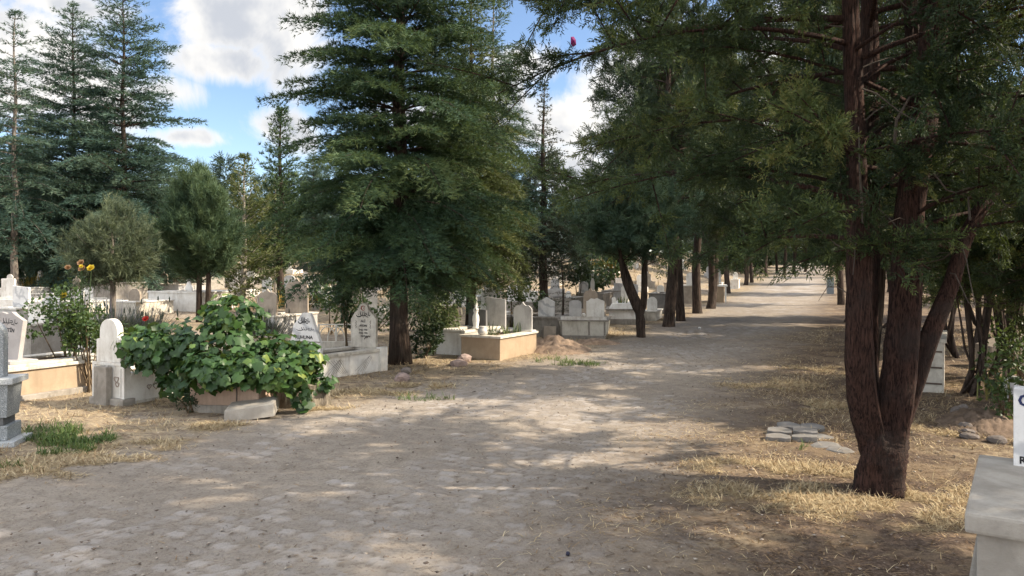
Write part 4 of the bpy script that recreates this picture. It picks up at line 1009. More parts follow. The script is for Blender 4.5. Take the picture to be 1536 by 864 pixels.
# ------------------------------------------------------------------ graves
M['panel_white'] = stone_mat('stained_white_panels', (0.74, 0.71, 0.63), (0.64, 0.61, 0.53), 5, stain=(0.28, 0.24, 0.18), stain_amt=0.6)
YAW = math.radians(-30)
def prof(kind, w, h):
    a = w / 2
    if kind == 'round': return [(-a, 0), (a, 0)] + [(a * math.cos(t), h - a + a * math.sin(t)) for t in np.linspace(0, PI, 17)]
    if kind == 'arch': return [(-a, 0), (a, 0)] + [(a * math.cos(t), h - a * .55 + a * .55 * math.sin(t)) for t in np.linspace(0, PI, 15)]
    if kind == 'shoulder':
        b = a * .72; return [(-a, 0), (a, 0), (a, h * .52), (b, h * .55)] + [(b * math.cos(t), h - b + b * math.sin(t)) for t in np.linspace(0, PI, 17)] + [(-b, h * .55), (-a, h * .52)]
    if kind == 'gable': return [(-a, 0), (a, 0), (a, h * .50), (a * .96, h * .56), (a * .30, h), (-a * .20, h), (-a * .80, h * .80), (-a * .92, h * .62), (-a, h * .56)]
    if kind == 'point': return [(-a, 0), (a, 0), (a, h * .76), (a * .86, h * .80), (0, h), (-a * .86, h * .80), (-a, h * .76)]
    if kind == 'ogee':
        r = [(a, h * .74)] + [(a * (1 - t) , h * (.74 + .26 * (t ** 1.0) + .045 * math.sin(t * 2 * PI))) for t in np.linspace(.08, .92, 9)]
        return [(-a, 0), (a, 0)] + r + [(0, h)] + [(-x, z) for x, z in reversed(r)]
    if kind == 'bell':
        r = [(a, h * .62), (a * .97, h * .66)] + [(a * (.90 - .48 * t), h * (.68 + .18 * t ** .7)) for t in np.linspace(0, 1, 5)] + [(a * .40 * math.cos(t), h * .86 + h * .14 * math.sin(t)) for t in np.linspace(.15, PI / 2 - .05, 6)]
        return [(-a, 0), (a, 0)] + r + [(-x, z) for x, z in reversed(r)]
    if kind == 'slant': return [(-a, 0), (a, 0), (a, h * .90), (a * .9, h * .915), (-a * .9, h * .985), (-a, h)]
    if kind == 'crown': return [(-a, 0), (a, 0), (a * 1.02, h * .84), (a * .8, h * .88), (a * .5, h * .93), (a * .2, h), (-a * .1, h * .95), (-a * .5, h * .98), (-a * .8, h * .86), (-a * 1.02, h * .83)]
    if kind == 'rect': return [(-a, 0), (a, 0), (a, h), (-a, h)]
    if kind == 'spire':
        b = a * .5; return [(-a, 0), (a, 0), (a, h * .55), (b, h * .72)] + [(b * math.cos(t), h - b + b * math.sin(t)) for t in np.linspace(0, PI, 11)] + [(-b, h * .72), (-a, h * .55)]
def headstone(par, kind, w, h, t, x, y, z, mat, tilt=0.0, rz=0.0, label=None, name='headstone', ty=0.0, bevel=.006):
    o = MB().prism(prof(kind, w, h), -t / 2, t / 2).build(name, M[mat], par, label, bevel=bevel)
    o.location = (x, y, z); o.rotation_euler = (tilt, ty, rz)
    return o
def text_geo(mb, s, size, cx, z, y, maxw=None):
    cu = bpy.data.curves.new('t', 'FONT'); cu.body = s; cu.size = size; cu.align_x = 'CENTER'; cu.extrude = .0015; cu.resolution_u = 2; cu.offset = .0012 * size / .05
    ob = bpy.data.objects.new('t', cu); COL.objects.link(ob)
    bpy.context.view_layer.update()
    me = ob.evaluated_get(bpy.context.evaluated_depsgraph_get()).to_mesh()
    vs = [v.co.copy() for v in me.vertices]; fs = [tuple(p.vertices) for p in me.polygons]
    ob.to_mesh_clear(); bpy.data.objects.remove(ob); bpy.data.curves.remove(cu)
    if not vs: return
    wd = max(v.x for v in vs) - min(v.x for v in vs); k = 1.0 if not maxw or wd <= maxw else maxw / wd
    mb.add([(cx + v.x * k, y - v.z, z + v.y) for v in vs], fs)
def stroke(mb, pts, r, y):
    """a flat brush stroke on the stone face"""
    pts = [Vector((p[0], 0, p[1])) for p in pts]; n = len(pts); L = []; R = []
    for i in range(n):
        t = (pts[min(i + 1, n - 1)] - pts[max(i - 1, 0)]).normalized(); q = Vector((-t.z, 0, t.x)); ri = r * (.55 + .75 * math.sin(PI * (i + .6) / (n + .4)))
        L.append(pts[i] + q * ri); R.append(pts[i] - q * ri)
    vs = [(v.x, y, v.z) for v in L] + [(v.x, y, v.z) for v in R]
    mb.add(vs, [(i, i + 1, n + i + 1, n + i) for i in range(n - 1)])
def calligraphy(mb, cx, z, w, h, y, seed=0):
    """slanting arabic-style line: long horizontal sweep, uprights, bowls and dots"""
    X = lambda u: cx + (u - .5) * w
    Zz = lambda v: z + v * h
    stroke(mb, [(X(.02), Zz(.35)), (X(.10), Zz(.12)), (X(.25), Zz(.08)), (X(.36), Zz(.22)), (X(.38), Zz(.45))], h * .07, y)
    stroke(mb, [(X(.30), Zz(.95)), (X(.31), Zz(.6)), (X(.36), Zz(.25)), (X(.48), Zz(.22))], h * .06, y)
    stroke(mb, [(X(.42), Zz(1.0)), (X(.44), Zz(.6)), (X(.48), Zz(.25)), (X(.60), Zz(.24)), (X(.64), Zz(.42))], h * .06, y)
    stroke(mb, [(X(.56), Zz(.95)), (X(.57), Zz(.3))], h * .055, y)
    stroke(mb, [(X(.62), Zz(.62)), (X(.72), Zz(.66)), (X(.76), Zz(.45)), (X(.66), Zz(.38)), (X(.70), Zz(.12)), (X(.86), Zz(.04))], h * .06, y)
    stroke(mb, [(X(.84), Zz(.9)), (X(.85), Zz(.35)), (X(.93), Zz(.25)), (X(.98), Zz(.45))], h * .06, y)
    for u, v in ((.2, .45), (.52, .02), (.80, .22)):
        stroke(mb, [(X(u) - h * .05, Zz(v)), (X(u), Zz(v) + h * .03), (X(u) + h * .05, Zz(v))], h * .05, y)
def inscription(hs, t, lines, label=None, mat='ink', calli=None):
    mb = MB(); y = -t / 2 - .0012
    for (s, size, x, z, mw) in lines: text_geo(mb, s, size, x, z, y, mw)
    for c in (calli or []): calligraphy(mb, *c[:4], y - .0008, 0)
    if mb.v: mb.build('inscription', M[mat], hs, label)
def scallops(par, x0, x1, y, z, r, mat, name='scalloped_trim'):
    mb = MB(); n = max(4, int((x1 - x0) / (2 * r)))
    for i in range(n):
        cx = x0 + (i + .5) * (x1 - x0) / n; rr = (x1 - x0) / n / 2 * .96
        mb.prism([(cx - rr, z), (cx + rr, z)] + [(cx + rr * math.cos(t), z + rr * .9 * math.sin(t)) for t in np.linspace(.05, PI - .05, 7)], y - .008, y + .008)
    return mb.build(name, M[mat], par)
def grave(label, loc, yaw, Lg, W, H, body, cap=None, capt=.045, over=.025, wall=.13, base=None, splay=0.0, soil='soil', name='grave', group=None, cat='grave'):
    """stone kerb round a bed of soil; local x from -W to 0, y from 0 to Lg (away), z from the ground"""
    t = thing(name, label, cat, loc, yaw, group)
    sink = .12
    if base: MB().ring(-W - .06, .06, -.06, Lg + .06, wall + .04, -sink, base[0]).build('base', M[base[1]], t, bevel=.01)
    MB().ring(-W, 0, 0, Lg, wall, -sink, H, splay).build('kerb', M[body], t, bevel=.008)
    if cap: MB().ring(-W - over, over, -over, Lg + over, wall + over + .03, H + .001, H + capt).build('cap', M[cap], t, bevel=.008)
    if soil:
        mb = MB(); n = 9; ox = wall * .8
        vs = [(-W + ox + (W - 2 * ox) * i / n, ox + (Lg - 2 * ox) * j / n, max(H - .05, .02) + random.uniform(-.015, .02) + .03 * math.sin(PI * i / n)) for j in range(n + 1) for i in range(n + 1)]
        mb.add(vs, [(j * (n + 1) + i, j * (n + 1) + i + 1, (j + 1) * (n + 1) + i + 1, (j + 1) * (n + 1) + i) for j in range(n) for i in range(n)])
        mb.build('soil_bed', M[soil], t, smooth=True)
    return t
def loc_(px, py): return at(px, py)
def toloc(t, p):
    """a world point in the thing's own axes"""
    d = Vector(p) - t.location; a = -t.rotation_euler.z; c, s = math.cos(a), math.sin(a)
    return Vector((d.x * c - d.y * s, d.x * s + d.y * c, d.z))

# --- grey granite monument cut by the left edge
L = at(13, 670); t = thing('granite_monument', 'grey speckled granite grave monument cut by the left edge of the photo', 'grave monument', L, math.radians(12))
s_ = L.y / FPX
MB().box(-.95, .06, -.04, .36, -.08, .045).build('foot_slab', M['granite_pale'], t, bevel=.006)
MB().box(-.95, -.02, .02, .32, .0455, .175).build('base_block', M['granite'], t, bevel=.006)
MB().box(-.95, -.06, .04, .29, .1755, .245).build('recessed_band', M['marble_dark'], t, bevel=.004)
MB().frustum((-.95, -.03, .03, .30), (-.95, -.01, .01, .32), .2455, .545).build('plinth', M['granite'], t, bevel=.008)
MB().box(-.95, .035, -.02, .34, .5455, .60).build('ledge', M['granite_pale'], t, bevel=.008)
hs = headstone(t, 'arch', .62, .56, .10, -.395, .16, .60, 'granite')
inscription(hs, .10, [('E', .05, .265, .36, None), ('K', .05, .265, .17, None)])

# --- tan grave behind it with two headstones
L = at(136, 586); t = grave('long tan stone grave with stepped white marble cap behind the granite monument', L, math.radians(-27), 1.9, .95, .36, 'tan', None, base=(.07, 'concrete'), wall=.16)
# its long side runs toward the camera: move so that the far right corner is at the pixel
t.location = L - Vector((math.sin(math.radians(27)) * 1.6, math.cos(math.radians(27)) * 1.6, 0)); t.location.z = G(t.location.x, t.location.y)
MB().ring(-.98, .03, -.03, 1.93, .20, .361, .40).build('cap', M['marble_dirty'], t, bevel=.006)
MB().ring(-.94, -.02, .02, 1.88, .22, .4005, .435).build('upper_cap', M['marble_dirty'], t, bevel=.006)
MB().box(-.94, -.03, .62, .95, .4355, .475).build('headstone_base', M['pinkstone'], t, bevel=.006)
hs = headstone(t, 'crown', .50, .58, .06, -.42, .78, .47, 'pinkstone', tilt=-.10, rz=math.radians(8), ty=.05)
mb_l = [('LARRETİN', .062, -.01, .335, .38), ('İ DE 1981', .042, -.03, .245, .30), ('ÖLÜ 2011', .042, -.02, .165, .30), ('FATİHA', .038, -.03, .08, .2)]
inscription(hs, .06, mb_l, calli=[(0, .42, .36, .08)])
q = toloc(t, P(127, 541, 10.35)); h2 = headstone(t, 'rect', .36, .40, .05, q.x, q.y, q.z, 'marble_vein', tilt=-.25, rz=math.radians(12), label='leaning white stone with slanted black lettering')
inscription(h2, .05, [('İSTEM', .10, 0, .22, .34), ('DUAYI', .10, .02, .10, .34)], calli=[(0, .0, .32, .09)])

# --- white marble grave with round shouldered headstone and grey pillar
L = at(182, 609); t = thing('grave', 'white marble grave with a plain round-shouldered headstone and carved hearts along its side', 'grave', L, math.radians(-24))
MB().box(-.50, .06, -.03, .14, -.1, .075).build('foot_block', M['concrete_light'], t, bevel=.01)
MB().box(-.47, .02, .02, .105, .0755, .47).build('end_panel', M['marble'], t, bevel=.006)
fr = MB()
for (x0, x1, z0, z1) in ((-.49, -.455, .076, .45), (-.005, .04, .076, .45), (-.49, .04, .4505, .485), (-.26, -.235, .09, .449), (-.43, -.415, .1, .42), (-.035, -.022, .1, .42)): fr.box(x0, x1, .004, .018, z0, z1)
fr.build('panel_frame', M['marble'], t, bevel=.003)
hs = headstone(t, 'shoulder', .40, .50, .085, -.235, .06, .486, 'marble')
MB().box(-.365, -.155, -.075, .002, -.1, .44).build('pillar', M['concrete'], t, bevel=.008)
cv = MB()
for (cx, cz, r) in ((-.10, .30, .035), (-.085, .24, .028)):
    cv.tube([(cx + r * math.cos(a), .014, cz + r * .8 * math.sin(a) + .3 * r * math.cos(2 * a)) for a in np.linspace(0, 2 * PI, 12)], .006, 5)
cv.build('rose_carving', M['rosecut'], t)
MB().box(-.03, .018, .106, 1.5, -.1, .33).build('side_panel', M['marble'], t, bevel=.006)
MB().box(-.50, -.455, .106, 1.5, -.1, .33).build('side_panel', M['marble'], t, bevel=.006)
MB().ring(-.51, .035, .11, 1.52, .09, .331, .365).build('cap', M['marble'], t, bevel=.006)
MB().box(.019, .03, .12, 1.48, -.02, .03).build('plinth_strip', M['marble_dirty'], t)
MB().box(-.45, -.035, .11, 1.48, -.05, .27).build('soil_bed', M['soil'], t)
hc = MB()
for yy, sg, k in ((.46, 1, .045), (.62, 1, .06), (.36, 1, .03)):
    pts = []
    for a in np.linspace(0, 2 * PI, 20):
        pts.append((.0215, yy + k * 1.0 * math.sin(a) ** 3, .17 + k * .065 * (13 * math.cos(a) - 5 * math.cos(2 * a) - 2 * math.cos(3 * a) - math.cos(4 * a))))
    hc.tube(pts, .0055, 4)
hc.tube([(.0215, .86, .12), (.0215, .96, .16), (.0215, 1.02, .12), (.0215, 1.1, .17)], .005, 4)
hc.build('heart_carving', M['rosecut'], t)

# --- low rendered box, tilted slab, stump under the vine
L = at(388, 622); t = thing('planter', 'faded pink rendered planter box under the grapevine', 'planter', L, math.radians(-8))
MB().ring(-.80, 0, .0, .55, .09, -.1, .36).build('walls', M['pink_render'], t, bevel=.008)
MB().box(-.82, .02, -.03, -.001, -.1, .09).build('plinth', M['concrete'], t, bevel=.01)
MB().box(-.26, -.245, -.006, .02, .09, .36).build('joint', M['groove'], t)
MB().box(-.72, -.08, .08, .48, -.05, .30).build('soil_bed', M['soil'], t)
L = at(378, 628); mb = MB().frustum((-.28, .24, -.14, .20), (-.26, .24, -.10, .24), 0, .13)
o = mb.build('stone_slab', M['concrete_light'], None, bevel=.014, wobble=.004); o.location = L + Vector((0, .05, .015)); o.rotation_euler = (math.radians(5), math.radians(-7), math.radians(8))
tag(o, 'pale chamfered stone slab lying askew on the ground in front of the planter', 'stone slab')
L = at(441, 612); o = MB().lathe([(.245, -.1), (.25, .05), (.235, .20), (.24, .255), (.22, .27)], n=28).build('tree_stump', M['stump'], None, bevel=0, wobble=.012); o.location = L + Vector((0, .2, 0)); o.scale = (1.45, 1, 1)
tag(o, 'broad grey weathered stump half covered by the trailing vine', 'tree stump')

# --- lattice grave
L = at(474, 571)
L2 = at(575, 556); a_ = math.atan2(L2.x - L.x, L2.y - L.y); lg = math.hypot(L2.x - L.x, L2.y - L.y)
t = thing('grave', 'white marble grave with engraved diamond lattices and a headstone at each end', 'grave', L, -a_)
MB().ring(-.66, 0, 0, lg, .10, -.15, .30).build('kerb', M['marble'], t, bevel=.006)
MB().ring(-.68, .03, -.03, lg + .03, .16, .301, .345).build('cap', M['marble_dirty'], t, bevel=.006)
MB().box(-.05, .045, lg - .10, lg + .05, -.15, .365).build('corner_post', M['marble'], t, bevel=.006)
MB().box(-.57, -.09, .09, lg - .09, -.05, .29).build('soil_bed', M['soil'], t)
gr = MB()
for c in (lg * .30, lg * .74):
    for i in range(-2, 3):
        d = i * .05
        gr.add([(.003, c - .14 + d, .03 + abs(i) * .012), (.003, c - .134 + d, .03 + abs(i) * .012), (.003, c + .066 + d * .4, .26 - abs(i) * .012), (.003, c + .06 + d * .4, .26 - abs(i) * .012)], [(0, 1, 2, 3)])
        if c < lg * .5: gr.add([(.0042, c + .12 - d * .6, .04), (.0042, c + .126 - d * .6, .04), (.0042, c - .07 - d, .25), (.0042, c - .076 - d, .25)], [(0, 1, 2, 3)])
gr.build('lattice_engraving', M['groove'], t)
q = toloc(t, P(549, 531, 11.4))
k = 11.4 / FPX
hs = headstone(t, 'bell', 38 * k / math.cos(a_) * .95, 69 * k, .065, -.33, lg - .09, .345, 'marble_dirty', rz=a_ * .45, label='bell-topped headstone with crescent and star, black lettering')
w_ = 38 * k
inscription(hs, .065, [('ALİ', .052, 0, .395, .2), ('AYDIN', .045, 0, .325, .2), ('Doğ. 1926', .034, 0, .265, .22), ('ÖLM. 1982', .034, 0, .215, .22), ('FATİHA', .034, .02, .165, .22)], calli=[(0, .47, .26, .10)])
cr = MB()
cr.tube([(.034 * math.cos(a), -.033, .615 + .034 * math.sin(a)) for a in np.linspace(.5, 2 * PI - .5, 16)], [.003 + .007 * math.sin(PI * i / 15) for i in range(16)], 5)
cr.prism([(.014 + (.014 if i % 2 == 0 else .006) * math.cos(i * PI / 5 + .3), .615 + (.014 if i % 2 == 0 else .006) * math.sin(i * PI / 5 + .3)) for i in range(10)], -.0365, -.0325)
cr.build('crescent_and_star', M['ink_red'], hs)
fl = MB(); rs = np.random.RandomState(4)
for sx in (-1, 1):
    fl.tube([(sx * .12, -.034, .30 + .1 * i / 6 * 1.2 + .0) if i % 2 else (sx * .135, -.034, .30 + .02 * i) for i in range(7)], .004, 4)
fl.tube([(.02 + .015 * i, -.034, .13 + .012 * (i % 3) + .006 * i) for i in range(8)], .008, 4)
fl.build('flower_carving', M['groove'], hs)
q = P(457, 530, 10.2); k = 10.2 / FPX
hf = headstone(t, 'gable', 56 * k, 105 * k, .075, -.33, .10, .0, 'marble_vein', rz=a_ * .5, label='gabled veined headstone with grey lettering, half hidden by the vine')
inscription(hf, .075, [('RUHUNA', .07, -.02, .565, .30), ('FATİHA', .075, -.02, .44, .34)], calli=[(-.02, .78, .20, .10), (.0, .68, .3, .06)])
MB().box(-.25, .25, -.042, -.039, .52, .53).build('engraved_line', M['groove'], hf)

# --- tan grave in the middle with vase
L = at(750, 541); t = grave('tan stone grave with pale cap, vase and iris leaves at the edge of the path', L, YAW, 1.32, .80, .37, 'tan', 'marble_dirty', .04, .03, .14, base=(.0, 'tan'))
k = 14.0 / FPX
hs = headstone(t, 'ogee', 29 * k, 44 * k, .06, -.22, 1.20, .41, 'marble_grey', rz=math.radians(12))
MB().box(-.42, .01, 1.12, 1.29, .4105, .435).build('headstone_base', M['marble'], t, bevel=.004)
vz = MB().lathe([(.035, 0), (.065, .02), (.085, .06), (.08, .10), (.06, .125), (.075, .15), (.072, .155)], n=18).build('vase', M['ceramic'], None, smooth=True)
vz.location = t.location + Matrix.Rotation(YAW, 3, 'Z') @ Vector((-.40, .07, .411)); tag(vz, 'pale round stone vase on the corner of the tan grave', 'vase')
# white grave behind the bushes left of it, with baluster and dark slab
L = at(697, 536); t = grave('white marble grave with a dark slab and a turned baluster, left of the tan grave', L + Vector((-.02, .25, 0)), YAW, 1.2, .62, .40, 'marble', 'marble_dirty', .05, .03, .12)
MB().lathe([(.06, 0), (.07, .03), (.05, .06), (.065, .16), (.06, .24), (.035, .30), (.05, .33), (.05, .37), (.02, .40), (.035, .45), (.02, .50), (.03, .55), (.012, .60), (.004, .64)], n=14).build('baluster', M['marble'], t, smooth=True).location = (-.0, .38, .45)
headstone(t, 'slant', .40, .36, .06, -.35, 1.0, .44, 'marble_dark', label='dark grey headstone')
scallops(t, -.6, 0, -.0, .45, .03, 'marble')
# slab headstone pair behind
k = 14.9 / FPX
L = ground_at_px(754, 14.6, 0); t = grave('low white grave behind the tan one carrying a plain slanted grey slab', L, YAW, .9, .55, .32, 'marble', 'marble', .035, .02, .12)
headstone(t, 'slant', 31 * k, 51 * k, .07, -.24, .15, .355, 'marble_grey', rz=math.radians(10))
L = ground_at_px(739, 16.6, 0); k = 16.6 / FPX; t = grave('white grave whose round-topped white headstone rises left of the slanted grey slab', L, YAW, 1.3, .6, .45, 'concrete_light', None, wall=.12)
headstone(t, 'spire', 24 * k, 42 * k, .07, -.22, .2, .62, 'marble', rz=math.radians(10)); MB().box(-.5, .0, .1, .4, .452, .62).build('headstone_base', M['marble'], t, bevel=.005)

# --- concrete wall grave, mound, marker
L = at(842, 507); t = grave('rough concrete grave with a pointed veined white headstone beside the dirt mound', L, math.radians(-12), 1.4, 1.05, .47, 'concrete', 'concrete', .05, .03, .16)
t.scale = (1, 1, .9); k = 17.6 / FPX
headstone(t, 'point', 24 * k, 31 * k, .07, -.36, .16, .52, 'marble_vein')
L = at(824, 507); mk = headstone(None, 'rect', 18 * 17 / FPX, 20 * 17 / FPX, .06, 0, 0, 0, 'brownstone', name='grave_marker'); mk.location = L + Vector((0, -.1, -.03)); mk.rotation_euler = (-.08, .03, -.2); tag(mk, 'small brown stone marker leaning in front of the concrete grave', 'marker')
L = at(835, 532)
def mound(loc, rx, ry, h, seed, mat, name):
    n = 44; rs = np.random.RandomState(seed); g = np.linspace(-1, 1, n); vs = []
    for b in g:
        for a in g:
            r = math.hypot(a, b); z = h * max(0, 1 - r ** 1.5) * (0.75 + .5 * float(vnoise(a * 3 + seed, b * 3, .5, 7))) - .03 + .05 * rs.rand() * h / .3
            vs.append((a * rx, b * ry, z + (G(loc.x + a * rx, loc.y + b * ry) - loc.z)))
    mb = MB().add(vs, [(j * n + i, j * n + i + 1, (j + 1) * n + i + 1, (j + 1) * n + i) for j in range(n - 1) for i in range(n - 1)])
    o = mb.build(name, M[mat], None, smooth=True); o.location = loc; return o
tag(mound(L + Vector((0, .8, 0)), .72, .85, .25, 3, 'dirt', 'dirt_mound'), 'loose heap of brown earth between the tan grave and the concrete grave', 'dirt mound')
L = at(895, 517); tag(mound(L + Vector((0, .25, 0)), .6, .35, .12, 6, 'dirt', 'dirt_mound'), 'low heap of earth at the foot of the cracked white grave', 'dirt mound')
# cracked white grave with splayed panels
L = at(911, 510); t = thing('grave', 'cracked off-white grave with splayed side panels and two headstones, beside the forked tree', 'grave', L, math.radians(-10))
t.scale = (1, 1, .8); W = 1.06; k = L.y / FPX
MB().ring(-W + .06, -.06, .06, 1.5, .12, -.1, .10).build('base', M['concrete'], t, bevel=.01)
pn = MB().frustum((-W + .07, -.04, .07, 1.42), (-W + .0, .0, .0, 1.5), .1005, .50).build('kerb', M['panel_white'], t, bevel=.006)
MB().ring(-W - .03, .03, -.03, 1.53, .15, .501, .535).build('cap', M['concrete'], t, bevel=.006)
MB().box(-W + .04, -.02, .0, .10, .536, .62).build('upper_kerb', M['marble'], t, bevel=.006)
jt = MB()
for x in (-.40, -W + .05, -.06): jt.add([(x - .02, .045 if 0 else .062, .11), (x + .02, .062, .11), (x + .02, -.006, .49), (x - .02, -.006, .49)], [(0, 1, 2, 3)])
jt.build('panel_joints', M['concrete'], t)
scallops(t, -W + .05, -.02, .0, .62, .018, 'marble')
headstone(t, 'arch', 19 * k, 32 * k, .06, -.72, .25, .60, 'marble_grey', rz=.1, label='arched grey headstone')
headstone(t, 'crown', 27 * k, 36 * k, .06, -.28, .3, .60, 'marble', rz=.1, label='broad white headstone')
MB().lathe([(.03, 0), (.045, .03), (.045, .07), (.02, .10)], n=12).build('urn', M['marble'], t).location = (-.52, .06, .62)
# two-tier white tomb beyond
L = ground_at_px(962, 21, 0); k = 21 / FPX; t = thing('grave', 'two-tier white tomb on a dark base with plants on top, behind the forked tree', 'grave', L, math.radians(-8))
zt = lambda py: EYE - (py - HYP) * k - L.z
MB().box(-50 * k, 0, 0, 1.6, -.1, zt(479)).build('base', M['concrete'], t, bevel=.01)
MB().frustum((-49 * k, -2 * k, .03, 1.5), (-47 * k, -3 * k, .06, 1.5), zt(479) + .001, zt(466)).build('lower_tier', M['marble'], t, bevel=.006)
MB().box(-53 * k, 1 * k, -.02, 1.55, zt(466) + .001, zt(464)).build('ledge', M['concrete'], t, bevel=.006)
MB().frustum((-48 * k, -4 * k, .1, 1.4), (-43 * k, -6 * k, .15, 1.35), zt(464) + .001, zt(456)).build('upper_tier', M['marble'], t, bevel=.006)
headstone(t, 'slant', 12 * k, 31 * k, .08, -10 * k, .6, zt(456), 'marble_grey', label='grey upright slab'); headstone(t, 'round', 6 * k, 9 * k, .1, -41 * k, .5, zt(456), 'marble')

